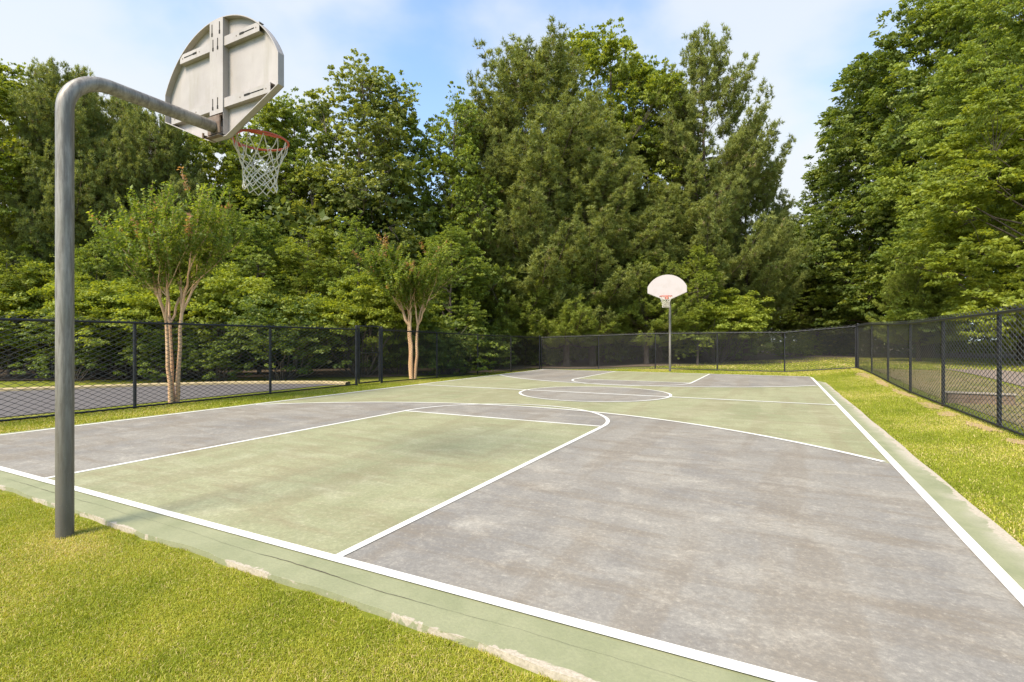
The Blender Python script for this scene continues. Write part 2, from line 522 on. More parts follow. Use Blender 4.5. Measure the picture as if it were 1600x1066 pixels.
# court slab and its painted areas, lines
XL, XR, Y0, Y1, YM, KC = -9.11, 1.06, 2.13, 20.62, 11.72, -4.08
slab = MB()
rr = np.random.RandomState(4)
def ragged(a, b, amp, step=0.11):
    a = np.array(a, float); b = np.array(b, float); n = int(np.linalg.norm(b - a) / step)
    t = np.linspace(0, 1, n + 1); d = (b - a) / np.linalg.norm(b - a); nn = np.array([-d[1], d[0]])
    w = np.convolve(rr.randn(n + 9), np.ones(3) / 3, 'same')[4:4 + n + 1] * amp; w[0] = w[-1] = 0
    return [tuple(a + (b - a) * q + nn * ww) for q, ww in zip(t, w)][:-1]
outline = ragged((-9.3, 1.93), (1.34, 1.78), 0.016) + ragged((1.34, 1.78), (1.31, 20.75), 0.010, 0.3) + [(1.31, 20.75), (-9.2, 20.75)]
n = len(outline)
Vs = [(x, y, 0.0) for x, y in outline] + [(x, y, -0.25) for x, y in outline]
slab.add(Vs, [tuple(range(n))] + [(i, i + n, (i + 1) % n + n, (i + 1) % n) for i in range(n)])
tag(slab.build("court_slab", M_apron), kind='structure')

def sheet(name, pts, m, z):
    me = bpy.data.meshes.new(name)
    me.from_pydata([(x, y, z) for x, y in pts], [], [tuple(range(len(pts)))])
    me.materials.append(m); me.update()
    if me.polygons[0].normal.z < 0: me.flip_normals()
    return tag(link(name, me), kind='structure')

def arc(cx, cy, r, a0, a1, n=64):
    return [(cx + r * math.cos(t), cy + r * math.sin(t)) for t in np.linspace(R(a0), R(a1), n)]

R3 = 6.72; C3 = 2.0; FC3 = 20.85; FR3 = 6.62
sheet("green_court_area", [(XL, Y0), (XR, Y0), (XR, Y1), (XL, Y1)], M_green, 0.002)
def three(cy, r, sgn, ybase):
    """grey area inside the three point line, cut by the sidelines"""
    aR = math.acos((XR - KC) / r); aL = math.acos((XL - KC) / r)
    pts = [(KC + r * math.cos(t), cy + sgn * r * math.sin(t)) for t in np.linspace(aR, aL, 90)]
    return pts
t1 = three(C3, R3, 1, Y0); t2 = three(FC3, FR3, -1, Y1)
sheet("grey_three_point_area", [(XL, Y0), (XR, Y0)] + t1, M_grey, 0.004)
sheet("grey_far_three_point_area", [(XL, Y1), (XR, Y1)] + t2, M_farg, 0.004)
KX0, KX1 = -5.88, -2.25
FT, FFT = 7.2, 15.92
sheet("green_key_area", [(KX0, Y0), (KX1, Y0), (KX1, FT), (KX0, FT)], M_green, 0.006)
sheet("green_far_key_area", [(KX0, FFT), (KX1, FFT), (KX1, Y1), (KX0, Y1)], M_green, 0.006)
sheet("grey_centre_circle", arc(-3.88, YM, 1.76, 0, 360, 96)[:-1], M_grey, 0.0045)

lines = MB()
ZL = 0.008
def ribbon(P, w, z=ZL, closed=False):
    P = np.array(P, float); m = len(P)
    if closed: T = np.roll(P, -1, 0) - np.roll(P, 1, 0)
    else: T = np.gradient(P, axis=0)
    T /= np.linalg.norm(T, axis=1)[:, None]; Nn = np.stack([-T[:, 1], T[:, 0]], 1)
    V = [(*p, z) for p in P + Nn * w / 2] + [(*p, z) for p in P - Nn * w / 2]
    F = [(i + m, (i + 1) % m + m, (i + 1) % m, i) for i in range(m if closed else m - 1)]
    lines.add(V, F)
W1, W2 = 0.068, 0.058
e = W1 / 2
ribbon([(XL - e, Y0), (XR + e, Y0)], W1)
ribbon([(XL - e, Y1), (XR + e, Y1)], W1 * 1.1)
ribbon([(XL, Y0 + e), (XL, Y1 - e)], W1)
ribbon([(XR, Y0 + e), (XR, Y1 - e)], W1)
zi = ZL + 0.0006
ribbon([(XL + e, YM), (XR - e, YM)], 0.085, zi)
ribbon([(KX0, Y0 + e), (KX0, FT)], W2, zi); ribbon([(KX1, Y0 + e), (KX1, FT)], W2, zi)
ribbon([(KX0, Y1 - e), (KX0, FFT)], W2, zi); ribbon([(KX1, Y1 - e), (KX1, FFT)], W2, zi)
ribbon([(KX0 + W2 / 2, FT), (KX1 - W2 / 2, FT)], W2, zi + 0.0005); ribbon([(KX0 + W2 / 2, FFT), (KX1 - W2 / 2, FFT)], 0.08, zi + 0.0005)
kc = (KX0 + KX1) / 2; kr = (KX1 - KX0) / 2
ribbon(arc(kc, FT, kr, 0, 180), W2, zi + 0.001); ribbon(arc(kc, FFT, kr, 180, 360), W2, zi + 0.001)
ribbon(t1[1:-1], 0.072, zi + 0.0015); ribbon(t2[1:-1], 0.085, zi + 0.0015)
ribbon(arc(-3.88, YM, 1.76, 0, 360, 97)[:-1], W2, zi + 0.002, True)
tag(lines.build("court_lines", M_line), kind='structure')

# the long crack along the near apron
crk = MB()
xs = np.arange(-9.0, 1.3, 0.045)
rc = np.random.RandomState(8)
yy = 1.985 - 0.006 * (xs + 4) + np.cumsum(rc.randn(len(xs))) * 0.0018 + rc.randn(len(xs)) * 0.0012 + 0.004 * np.sin(xs * 5)
ww = np.clip(0.0009 + 0.0018 * np.convolve(rc.randn(len(xs) + 8), np.ones(5) / 5, 'same')[4:-4] * 2, 0.0004, 0.006) * sm((xs + 6.6) / 1.5)* np.clip(np.sin(xs * 2.1) + 0.75, 0.05, 1) * 0.7 + 0.0004
Vc = [(x, y + w, 0.003) for x, y, w in zip(xs, yy, ww)] + [(x, y - w, 0.003) for x, y, w in zip(xs, yy, ww)]
crk.add(Vc, [(i + len(xs), i + 1 + len(xs), i + 1, i) for i in range(len(xs) - 1)])
tag(crk.build("slab_crack", M_crack), kind='structure')

# asphalt lot beyond the left fence, with its kerb
lot_out = resamp([(-60, -22), (-30, -4), (-19.5, 3.4), (-17.3, 5.6), (-15.6, 8.1), (-14.3, 9.5), (-13.0, 10.4), (-12.0, 10.9), (-11.2, 11.0)], 0.8)
lot_in = np.stack([np.linspace(-11.5, -11.5, len(lot_out)), np.linspace(-22, 10.6, len(lot_out))], 1)
strip("parking_lot", lot_in, lot_out, M_asphalt, 0.012, 14)
kb = MB()
P = lot_out; T = np.gradient(P, axis=0); T /= np.linalg.norm(T, axis=1)[:, None]; NN = np.stack([-T[:, 1], T[:, 0]], 1)
zt = zg(P[:, 0], P[:, 1])
prof = [(-0.02, -0.05), (-0.02, 0.06), (-0.05, 0.085), (-0.25, 0.085), (-0.25, -0.05)]
Vk = []
for (o_, h_) in prof: Vk += [(p[0] - q[0] * o_, p[1] - q[1] * o_, z + h_) for p, q, z in zip(P, NN, zt)]
m_ = len(P)
kb.add(Vk, [(a * m_ + i, a * m_ + i + 1, (a + 1) * m_ + i + 1, (a + 1) * m_ + i) for a in range(4) for i in range(m_ - 1)])
tag(kb.build("kerb", M_kerb), kind='structure')

# footpath beyond the right fence, worn lawn strips coloured darker for shade, forest floor
pc = resamp([(6.4, -10), (6.4, 4), (6.35, 20), (6.3, 32), (5.6, 37), (4.0, 41), (0, 43.5), (-4, 44.5)], 1.0)
T = np.gradient(pc, axis=0); T /= np.linalg.norm(T, axis=1)[:, None]; NN = np.stack([-T[:, 1], T[:, 0]], 1)
strip("footpath", pc - NN * 0.85, pc + NN * 0.85, M_path, 0.02)
strip("worn_shaded_lawn", resamp([(3.1, -6), (3.1, 23)], 1), resamp([(5.3, -6), (5.3, 23)], 1), M_soilgrass_shade, 0.012, 4)
strip("worn_shaded_lawn", resamp([(7.5, -6), (7.5, 37)], 1), resamp([(13.5, -6), (13.5, 37)], 1), M_soilgrass_shade, 0.012, 6)
ff = resamp([(-60, -14), (-23.2, 6.0), (-19.0, 9.2), (-16.2, 11.9), (-12.8, 14), (-11.6, 18), (-11.4, 24.6), (-5.2, 26), (-2.5, 29), (1, 34), (6, 46), (16, 48), (40, 44), (90, 20)], 1.0)
strip("forest_floor", ff, np.array([(p[0] * 4 - 5, p[1] * 3 + 60) for p in ff]), M_litter, 0.03, 30)

# bare soil spots along the right fence foot and at the pole
def patch(name, cx, cy, rx, ry, seed, m=M_dirt):
    r_ = np.random.RandomState(seed); n = 36
    th = np.linspace(0, 2 * np.pi, n, endpoint=False)
    k_ = 1 + 0.22 * np.sin(2 * th + r_.rand() * 6) + 0.14 * np.sin(5 * th + r_.rand() * 6) + 0.08 * r_.randn(n)
    xs = cx + rx * k_ * np.cos(th); ys = cy + ry * k_ * np.sin(th)
    V = [(cx, cy, float(zg(cx, cy)) + 0.012)] + [(a, b, float(zg(a, b)) + 0.008) for a, b in zip(xs, ys)]
    me = bpy.data.meshes.new(name); me.from_pydata(V, [], [(0, i + 1, (i + 1) % n + 1) for i in range(n)])
    me.materials.append(m); me.update()
    return tag(link(name, me), kind='structure')
for q, (a, b, c_, d_) in enumerate([(2.6, 9.6, 0.10, 0.45), (2.55, 11.0, 0.14, 0.3), (2.6, 12.3, 0.12, 0.7), (2.62, 14.8, 0.1, 0.9), (2.6, 17.4, 0.12, 0.8), (2.5, 20.3, 0.2, 1.0), (2.2, 22.8, 0.5, 0.4), (2.62, 8.3, 0.09, 0.3), (-10.55, 5.3, 0.10, 0.14)]):
    patch("bare_soil", a, b, c_, d_, 20 + q)

# ------------------------------------------------------------------ grass
def fbm(x, y, seed, f0=1.0, octs=4):
    r_ = np.random.RandomState(seed); v = 0 * x; amp = 1; tot = 0
    for o_ in range(octs):
        for q in range(3):
            a = r_.rand() * 6.28; fr = f0 * (2 ** o_) * (0.7 + 0.6 * r_.rand())
            v = v + amp * np.sin(fr * (x * math.cos(a) + y * math.sin(a)) + r_.rand() * 6.28 + 0.7 * np.sin(fr * 0.6 * (y - x) + q))
        tot += amp * 1.7; amp *= 0.6
    return np.clip(0.5 + 0.5 * v / tot, 0, 1)

def blades(x, y, h, w, seed, bend=0.6, z=None):
    r_ = np.random.RandomState(seed); n = len(x)
    z = zg(x, y) if z is None else z
    th = r_.rand(n) * 6.283; lean = np.abs(r_.randn(n)) * bend * 1.7
    hh = h * (0.55 + 0.8 * r_.rand(n)); ww = w * (0.7 + 0.6 * r_.rand(n))
    dx, dy = np.cos(th), np.sin(th)
    px, py = -dy, dx
    ph = r_.rand(n) * 6.283
    px, py = np.cos(ph), np.sin(ph)
    b = np.stack([x, y, z - 0.004], 1)
    P = np.stack([px, py, 0 * px], 1) * ww[:, None] / 2
    m1 = b + np.stack([dx * hh * lean * 0.25, dy * hh * lean * 0.25, hh * 0.55], 1)
    l2 = np.stack([dx * hh * lean * 0.95, dy * hh * lean * 0.95, hh * np.clip(1 - lean * 0.42, 0.35, 1)], 1)
    t = b + l2
    V = np.stack([b - P, b + P, m1 + P * 0.8, m1 - P * 0.8, t], 1).reshape(-1, 3)
    k = np.arange(n) * 5
    return V, np.stack([k, k + 1, k + 2, k + 3], 1), np.stack([k + 3, k + 2, k + 4], 1)

def grass_obj(name, x, y, h, w, seed, label, m=None):
    V, q, t = blades(x, y, h, w, seed)
    name_near = 'foreground' in label; straw = fbm(x, y, 5, 1.4, 4); r_ = np.random.RandomState(seed + 1)
    near_pole = 0.8 * np.exp(-(((x + 3.95) / 0.40) ** 2 + ((y - 1.58) / 0.16) ** 2))
    if name_near: straw = np.clip(straw + 0.10, 0, 1)
    fence_foot = np.exp(-((x - 2.62) / 0.16) ** 2) * (0.5 + 0.5 * fbm(x, y, 9, 2.5, 2))
    s = -0.12 + (0.08 if name_near else 0) + 0.50 * straw + 0.35 * fbm(x, y, 6, 9.0, 3) + 0.42 * r_.rand(len(x)) + 0.5 * near_pole + 0.35 * fence_foot
    dead = r_.rand(len(x)) < (0.09 + 0.40 * np.clip(straw - 0.45, 0, 1) * 2 + 0.7 * near_pole + 0.4 * fence_foot)
    s = np.where(dead, 0.95 + 0.05 * r_.rand(len(x)), np.clip(s, 0, 0.93))
    o = link(name, np_data(name, V, [q, t], m or L_grass, {'rnd': np.concatenate([s, s])}))
    return tag(o, label, 'grass', kind='stuff')

rg = np.random.RandomState(11)
# near lawn in front of the court
n = 620000
x = rg.uniform(-6.2, 0.3, n); y = rg.uniform(0.05, 1.93, n)
d = -x * 0.4602 + y * 0.8878; u = (x * 0.8878 + y * 0.4602) / d
ye = 1.93 - (x + 9.3) * 0.0141 + 0.02 * np.sin(x * 9) + 0.02 * np.sin(x * 23)
keep = (d > 1.7) & (u > -1.12) & (y < ye - 0.01) & (rg.rand(n) < np.clip(2.6 / d, 0.3, 1) ** 1.3) & (rg.rand(n) > 0.45 * np.exp(-(((x + 3.98) / 0.17) ** 2 + ((y - 1.62) / 0.08) ** 2)))
x, y = x[keep], y[keep]
grass_obj("lawn_grass", x, y, 0.022, 0.0030, 3, "yellow-green mown grass in the foreground around the near hoop pole")
# the same lawn carries on to both sides and behind
n = 330000
x = rg.uniform(-12.5, 6.5, n); y = rg.uniform(-4.5, 1.95, n)
d = -x * 0.4602 + y * 0.8878; u = (x * 0.8878 + y * 0.4602) / np.maximum(d, 0.01)
edge_ = np.where((x > -9.3) & (x < 1.33), 1.91 - (x + 9.3) * 0.0141, 9.0)
keep = ~((d > 1.7) & (u > -1.12) & (x > -6.2) & (x < 0.3) & (y > 0.05)) & (y < edge_) & (np.hypot(x, y) > 0.3) & (x > -11.3)
x, y = x[keep], y[keep]
grass_obj("lawn_grass", x, y, 0.026, 0.006, 4, "mown grass around the near end of the court, left and right of the foreground")
n = 150000
y = 1.9 + 21.4 * rg.rand(n) ** 1.6; x = rg.uniform(1.30, 2.78, n)
grass_obj("lawn_grass", x, y, 0.028, 0.006, 5, "bright green grass strip between the court and the right fence")
n = 90000
y = 2.5 + 21 * rg.rand(n) ** 1.5; x = rg.uniform(-10.95, -9.22, n)
grass_obj("lawn_grass", x, y, 0.04, 0.011, 7, "grass verge between the court and the left fence")
n = 42000
x = rg.uniform(-10.5, 2.7, n); y = rg.uniform(20.78, 23.9, n)
grass_obj("lawn_grass", x, y, 0.045, 0.02, 8, "grass between the far baseline and the back fence")
n = 60000
x = rg.uniform(-5.5, 10, n); y = rg.uniform(24, 44, n); kk = y < 26 + (x + 6) * 2.2
x, y = x[kk], y[kk]
grass_obj("lawn_grass", x, y, 0.06, 0.04, 9, "sunny mown grass beyond the back fence")
n = 60000
x = rg.uniform(2.85, 16, n); y = rg.uniform(6, 38, n); kk = ((x < 5.45) | (x > 7.35)) & (rg.rand(n) < 0.5)
x, y = x[kk], y[kk]
grass_obj("lawn_grass", x, y, 0.055, 0.02, 10, "patchy grass on both sides of the footpath beyond the right fence", L_drygrass_shade)

# ------------------------------------------------------------------ chain link fences
FH = 1.66
def zig_panel(P0, P1, z0f, z1f, pitch=0.080, wr=0.0042, top_ext=0.05):
    """woven wire between two ground points: every wire is a vertical zigzag hooked into its neighbours"""
    P0 = np.array(P0, float); P1 = np.array(P1, float); L = np.linalg.norm(P1 - P0)
    d = (P1 - P0) / L; nn = np.array([-d[1], d[0]])
    nw = int(L / pitch); rows = int((FH + top_ext) / (pitch / 2))
    i = np.arange(nw)[:, None]; k = np.arange(rows + 1)[None, :]
    s = (i + 0.5) * pitch + np.where((k + i) % 2 == 0, -pitch / 2, pitch / 2)
    s = np.clip(s, 0, L)
    off = np.where(((k + i) % 2 == 0), 0.0022, -0.0022)
    xx = P0[0] + d[0] * s + nn[0] * off; yy_ = P0[1] + d[1] * s + nn[1] * off
    t = s / L
    zz = (z0f * (1 - t) + z1f * t) + 0.02 + k * pitch / 2 + 0.0 * i
    # soft bulge at the foot of the mesh
    A = np.stack([xx, yy_, zz], 2)
    a = A[:, :-1].reshape(-1, 3); b = A[:, 1:].reshape(-1, 3)
    T = b - a; T /= np.linalg.norm(T, axis=1)[:, None]
    n3 = np.array([nn[0], nn[1], 0.0]); U = np.cross(T, n3)
    ring = []
    for th in (0, 2.094, 4.189):
        ring.append((n3[None, :] * math.cos(th) + U * math.sin(th)) * wr)
    V = np.stack([a + r_ for r_ in ring] + [b + r_ for r_ in ring], 1).reshape(-1, 3)
    m = np.arange(len(a)) * 6
    F = np.concatenate([np.stack([m + q, m + (q + 1) % 3, m + 3 + (q + 1) % 3, m + 3 + q], 1) for q in range(3)])
    return V, F

def gz(p): return float(zg(p[0], p[1]))

def fence_run(posts, label, zend=None, terminal=(True, True), side=1, wr=0.0042, skip_bottom=False):
    root = empty("chain_link_fence", (posts[0][0], posts[0][1], gz(posts[0])))
    tag(root, label, "fence", "black chain link fences around the court")
    ox, oy, oz = root.location
    def loc(p, z): return (p[0] - ox, p[1] - oy, z - oz)
    zs = [gz(p) + FH for p in posts]
    Vp, Fp, n0 = [], [], 0
    for a, b in zip(posts[:-1], posts[1:]):
        V, F = zig_panel(a, b, gz(a), gz(b), wr=wr)
        Vp.append(V - np.array([ox, oy, oz])); Fp.append(F + n0); n0 += len(V)
    link("wire_mesh", np_data("wire_mesh", np.concatenate(Vp), [np.concatenate(Fp)], M_wire), root)
    d = Vector((posts[-1][0] - posts[0][0], posts[-1][1] - posts[0][1], 0)).normalized()
    nn = Vector((-d.y, d.x, 0)) * side * 0.034
    for q, p in enumerate(posts):
        term = (q == 0 and terminal[0]) or (q == len(posts) - 1 and terminal[1])
        b = MB(); r_ = 0.040 if term else 0.029
        pp = p if term else (p[0] + nn.x, p[1] + nn.y)
        top = zs[q] + (0.04 if term else -0.035)
        b.tube([loc(pp, gz(p) - 0.1), loc(pp, top)], r_, 12)
        if term:
            for zz in (0.25, 0.6, 0.95, 1.3, 1.55):
                b.tube([loc(pp, gz(p) + zz), loc(pp, gz(p) + zz + 0.022)], r_ + 0.006, 12)
        else:
            for zz in (0.45, 0.9, 1.3):
                b.tube([loc(pp, gz(p) + zz), loc(pp, gz(p) + zz + 0.012)], r_ + 0.004, 10)
        po = b.build("post", M_fence, root, smooth=True)
        c_ = MB(); cx = loc(pp, top)
        c_.sphere((cx[0], cx[1], cx[2] + 0.005), r_ * 1.15, 10, 0.8)
        c_.build("post_cap", M_fence, po, smooth=True)
    t = MB(); t.tube([loc(p, z - 0.035 + 0.006 * math.sin(q * 2.3)) for q, (p, z) in enumerate(zip(posts, zs))], 0.022, 10); t.build("top_rail", M_fence, root, smooth=True)
    t = MB(); t.tube([loc(p, gz(p) + 0.045) for p in posts], 0.017 if not skip_bottom else 0.006, 8); t.build("bottom_rail", M_fence, root, smooth=True)
    return root

LX = -10.7
fence_run([(LX, -3.4), (LX, -0.55), (LX, 2.35), (LX, 5.27), (LX, 8.17), (LX, 10.95)], "black chain link fence in front of the parking lot, left of the gate", terminal=(False, True), side=1)
fence_run([(LX, 12.0), (LX, 14.9), (LX, 17.7), (LX, 20.6), (LX, 23.7)], "black chain link fence running from the gate back to the far left corner", side=1, wr=0.0040, terminal=(True, True))
fence_run([(-10.62, 23.72), (-7.6, 23.65), (-4.91, 23.6), (-2.27, 23.5), (0.28, 23.45), (2.69, 23.4)], "black chain link fence across the back behind the far hoop", terminal=(False, False), side=1, wr=0.0040)
fence_run([(2.75, 23.4), (2.75, 20.45), (2.75, 17.65), (2.75, 14.95), (2.75, 12.28), (2.75, 9.55), (2.75, 6.8), (2.75, 4.1), (2.75, 1.35), (2.75, -1.4)], "black chain link fence along the right side grass strip and footpath", terminal=(True, False), side=1, wr=0.0040)

def gate():
    g0, g1 = (LX, 11.03), (LX, 11.92)
    root = empty("fence_gate", (LX, 11.03, gz(g0)))
    tag(root, "narrow black chain link gate with a middle rail in the left fence", "gate")
    L = g1[1] - g0[1]; H = 1.72
    f = MB()
    f.tube([(0, 0.02, 0.06), (0, 0.02, H)], 0.024, 10); f.tube([(0, L - 0.02, 0.06), (0, L - 0.02, H)], 0.024, 10)
    f.tube([(0, 0.02, H), (0, L - 0.02, H)], 0.022, 10); f.tube([(0, 0.02, 0.07), (0, L - 0.02, 0.07)], 0.022, 10)
    f.tube([(0, 0.02, 0.93), (0, L - 0.02, 0.93)], 0.018, 10)
    f.build("frame", M_fence, root, smooth=True)
    V, F = zig_panel((LX, 11.06), (LX, 11.89), gz(g0) + 0.04, gz(g1) + 0.04, wr=0.0040, top_ext=-0.03)
    link("wire_mesh", np_data("wire_mesh", V - np.array([LX, 11.03, gz(g0)]), [F], M_wire), root)
    for zz in (0.3, 1.45):
        h = MB(); h.box((-0.02, -0.07, zz), (0.03, 0.02, zz + 0.05)); h.tube([(0.02, -0.02, zz - 0.04), (0.02, -0.02, zz + 0.09)], 0.012, 8)
        h.build("hinge", M_fence, root)
    l = MB(); l.box((-0.02, L - 0.03, 1.38), (0.035, L + 0.09, 1.42)); l.tube([(0.03, L, 1.33), (0.03, L, 1.52)], 0.012, 8)
    l.box((0.02, L - 0.02, 1.30), (0.045, L + 0.03, 1.36))
    l.build("latch", M_fence, root)
gate()

# ------------------------------------------------------------------ basketball hoops
def circ(cx, cy, z, r, a0=0, a1=360, n=48):
    return [(cx + r * math.cos(t), cy + r * math.sin(t), z) for t in np.linspace(R(a0), R(a1), n)]

def make_hoop():
    """pole at the origin, arm and board towards +Y; heights above the court"""
    root = empty("basketball_hoop", (-4.155, 1.628, -0.02))
    AZ = 3.05; PR = 0.0485; ye = 0.995
    p = MB()
    br = 0.26
    path = [(0, 0, -0.15), (0, 0, 0.8), (0, 0, 1.6), (0, 0, 2.4)] + [(0, br - br * math.cos(t), AZ - br + br * math.sin(t)) for t in np.linspace(0, math.pi / 2, 16)] + [(0, 0.6, AZ), (0, ye, AZ)]
    p.tube(path, PR, 32)
    p.build("pole", M_pole, root, smooth=True)
    YB = 1.075                                   # board sheet
    LIP = 0.048
    z0, zs0, zs1, zt = 2.965, 3.245, 3.49, 3.965
    hw = 0.755; hb = 0.12
    s_ = zt - zs1; Rr = (hw * hw + s_ * s_) / (2 * s_)
    a = math.asin(hw / Rr)
    pts = [(-hb, z0), (hb, z0), (hw, zs0), (hw, zs1)]
    pts += [(Rr * math.sin(t), zt - Rr + Rr * math.cos(t)) for t in np.linspace(a, -a, 40)][1:-1]
    pts += [(-hw, zs1), (-hw, zs0)]
    b = MB()
    b.prism(pts[::-1], YB, YB + 0.006)
    bo = b.build("backboard", M_board, root)
    # front face painted white
    f = MB(); ins = 0.012
    P = np.array(pts); c0 = P.mean(0)
    n_ = len(P); Tn = np.roll(P, -1, 0) - np.roll(P, 1, 0); Tn /= np.linalg.norm(Tn, axis=1)[:, None]
    inn = P + np.stack([-Tn[:, 1], Tn[:, 0]], 1) * ins
    f.prism([tuple(q) for q in inn[::-1]], YB + 0.0062, YB + 0.010)
    f.build("front_face", M_white, bo)
    lip = MB()
    inn2 = P + np.stack([-Tn[:, 1], Tn[:, 0]], 1) * 0.007
    for i in range(n_):
        j = (i + 1) % n_
        A = [(P[i][0], YB + 0.006, P[i][1]), (P[j][0], YB + 0.006, P[j][1]), (P[j][0], YB - LIP, P[j][1]), (P[i][0], YB - LIP, P[i][1]),
             (inn2[i][0], YB - 0.001, inn2[i][1]), (inn2[j][0], YB - 0.001, inn2[j][1]), (inn2[j][0], YB - LIP, inn2[j][1]), (inn2[i][0], YB - LIP, inn2[i][1])]
        lip.add(A, [(0, 1, 2, 3), (4, 7, 6, 5), (3, 2, 6, 7)])
    lip.build("edge_flange", M_board, bo)
    # centre channel
    c = MB(); cw = 0.088; yb = YB - LIP - 0.002
    c.box((-cw, yb - 0.004, 3.165), (cw, yb, 3.955))
    c.box((-cw, yb, 2.985), (-cw + 0.004, YB - 0.001, 3.95)); c.box((cw - 0.004, yb, 2.985), (cw, YB - 0.001, 3.95))
    c.build("centre_channel", M_board, bo)
    def slot_shade_plate(par, x0, z0_, x1, z1_, y):
        s = MB()
        dx, dz = x1 - x0, z1_ - z0_
        L = math.hypot(dx, dz); ux, uz = dx / L, dz / L; px, pz = -uz, ux
        pl = [(0, 0.0035), (L * 0.68, 0.0035), (L * 0.72, 0.008), (L, 0.008), (L, -0.008), (L * 0.72, -0.008), (L * 0.68, -0.0035), (0, -0.0035)]
        s.prism([(x0 + ux * q + px * w, z0_ + uz * q + pz * w) for q, w in pl], y - 0.0012, y + 0.001)
        s.build("slot_shade_plate", M_slot_shade, par)
    def chan(z_, xa, xb):
        h = MB(); hh = 0.038; xo = 1 if xb > 0 else -1
        # flat top web with angled end and the two webs back to the sheet
        h.box((min(xa, xb), yb + 0.006, z_ - hh), (max(xa, xb), yb + 0.010, z_ + hh))
        h.box((min(xa, xb), yb + 0.010, z_ - hh), (max(xa, xb), YB - 0.001, z_ - hh + 0.004))
        h.box((min(xa, xb), yb + 0.010, z_ + hh - 0.004), (max(xa, xb), YB - 0.001, z_ + hh))
        o = h.build("brace", M_board, bo)
        q0 = xa + (xb - xa) * 0.86; q1 = xa + (xb - xa) * 0.45
        slot_shade_plate(o, q0, z_ + 0.003, q1, z_ + 0.003, yb + 0.005)
        for q in (q1 - (xb - xa) * 0.09, q0 + (xb - xa) * 0.05):
            d = MB(); d.tube([(q, yb + 0.0035, z_), (q, yb + 0.0065, z_)], 0.005, 8)
            d.build("bolt", M_rust, o)
        return o
    chan(3.755, cw + 0.002, 0.53); chan(3.755, -cw - 0.002, -0.53)
    chan(3.245, cw + 0.002, 0.66); chan(3.245, -cw - 0.002, -0.66)
    for (x_, za, zb) in ((-0.055, 3.925, 3.825), (0.045, 3.925, 3.825), (-0.042, 3.795, 3.700), (0.020, 3.795, 3.700), (-0.045, 3.30, 3.205), (0.020, 3.30, 3.205)):
        slot_shade_plate(bo, x_, za, x_, zb, yb - 0.0055)
    # bracket between pole end and board
    k_ = MB()
    k_.box((-0.080, yb - 0.010, 3.140), (0.080, YB - 0.002, 3.150))
    k_.box((-0.080, 0.998, 2.990), (0.080, 1.010, 3.140))
    k_.box((-0.090, 0.975, 2.962), (-0.078, YB - 0.002, 2.985)); k_.box((-0.078, 0.985, 2.966), (0.080, YB - 0.004, 2.974))
    k_.tube([(-0.086, 0.965, 2.955), (-0.086, 0.965, 3.0)], 0.010, 6)
    k_.build("mounting_bracket", M_rust, root)
    # rim: double ring with its plate and struts
    rz = 3.085; rc = YB + 0.12 + 0.235; rr_ = 0.235
    r = MB()
    ring = [(rr_ * math.cos(t), rc + rr_ * math.sin(t), rz) for t in np.linspace(0, 2 * math.pi, 56, endpoint=False)]
    r.tube(ring, 0.0095, 10, closed=True)
    r.box((-0.07, YB + 0.011, rz - 0.10), (0.07, YB + 0.018, rz + 0.025))
    for s in (-1, 1):
        r.tube([(s * 0.035, YB + 0.018, rz - 0.002), (s * 0.05, YB + 0.10, rz - 0.008), (s * 0.10, rc - rr_ * 0.86, rz - 0.004), (s * rr_ * 0.985, rc - 0.08, rz - 0.022), (s * rr_ * 0.99, rc - 0.015, rz - 0.014), (s * rr_ * 0.995, rc + 0.03, rz - 0.002)], 0.0085, 8)
        r.tube([(s * 0.05, YB + 0.018, rz - 0.09), (s * 0.075, rc - rr_ * 0.97, rz - 0.008)], 0.008, 8)
    ri = r.build("rim", M_rim, root, smooth=True)
    # net: 12 strands crossing each other
    nm = MB(); K = 12
    prof_ = [(0, 0.228), (0.055, 0.222), (0.11, 0.202), (0.165, 0.178), (0.205, 0.160), (0.245, 0.149), (0.285, 0.141), (0.325, 0.136), (0.365, 0.134), (0.405, 0.135), (0.445, 0.139)]
    rn = np.random.RandomState(3)
    jit = rn.randn(len(prof_), K) * 0.05
    rj = rn.randn(len(prof_), K) * 0.004
    def node(l, kk):
        dz, rad = prof_[l]; kk2 = kk % K
        half = 0.5 * (l % 2) if l >= 3 else 0.0
        th = 2 * math.pi * (kk + half) / K + (jit[l, kk2] if l > 2 else 0) * 0.6
        rad += rj[l, kk2]
        return (rad * math.cos(th), rc + rad * math.sin(th), rz - 0.008 - dz - (0.01 * math.sin(3 * th) if l > 1 else 0))
    for kk in range(K):
        A = node(0, kk)
        # two cords fall from every hook, bowing outwards, and meet those of the neighbours
        for s in (0, -1):
            B = node(3, kk + s)
            m1 = [(A[q] * 0.62 + B[q] * 0.38) for q in range(3)]
            k1 = 1.045; m1 = (m1[0] * k1, rc + (m1[1] - rc) * k1, m1[2] - 0.01)
            m2 = [(A[q] * 0.25 + B[q] * 0.75) for q in range(3)]
            nm.tube([A, m1, m2, B], 0.0042, 5)
    for l in range(3, len(prof_) - 1):
        for kk in range(K):
            A = node(l, kk)
            nb = (kk, kk + 1) if l % 2 else (kk, kk - 1)
            for q in nb:
                nm.tube([A, node(l + 1, q)], 0.0042, 5)
    nm.build("net", M_net, ri)
    return root

def copy_tree(o, parent=None):
    c = o.copy(); C.objects.link(c); c.parent = parent
    for ch in list(o.children): copy_tree(ch, c)
    return c

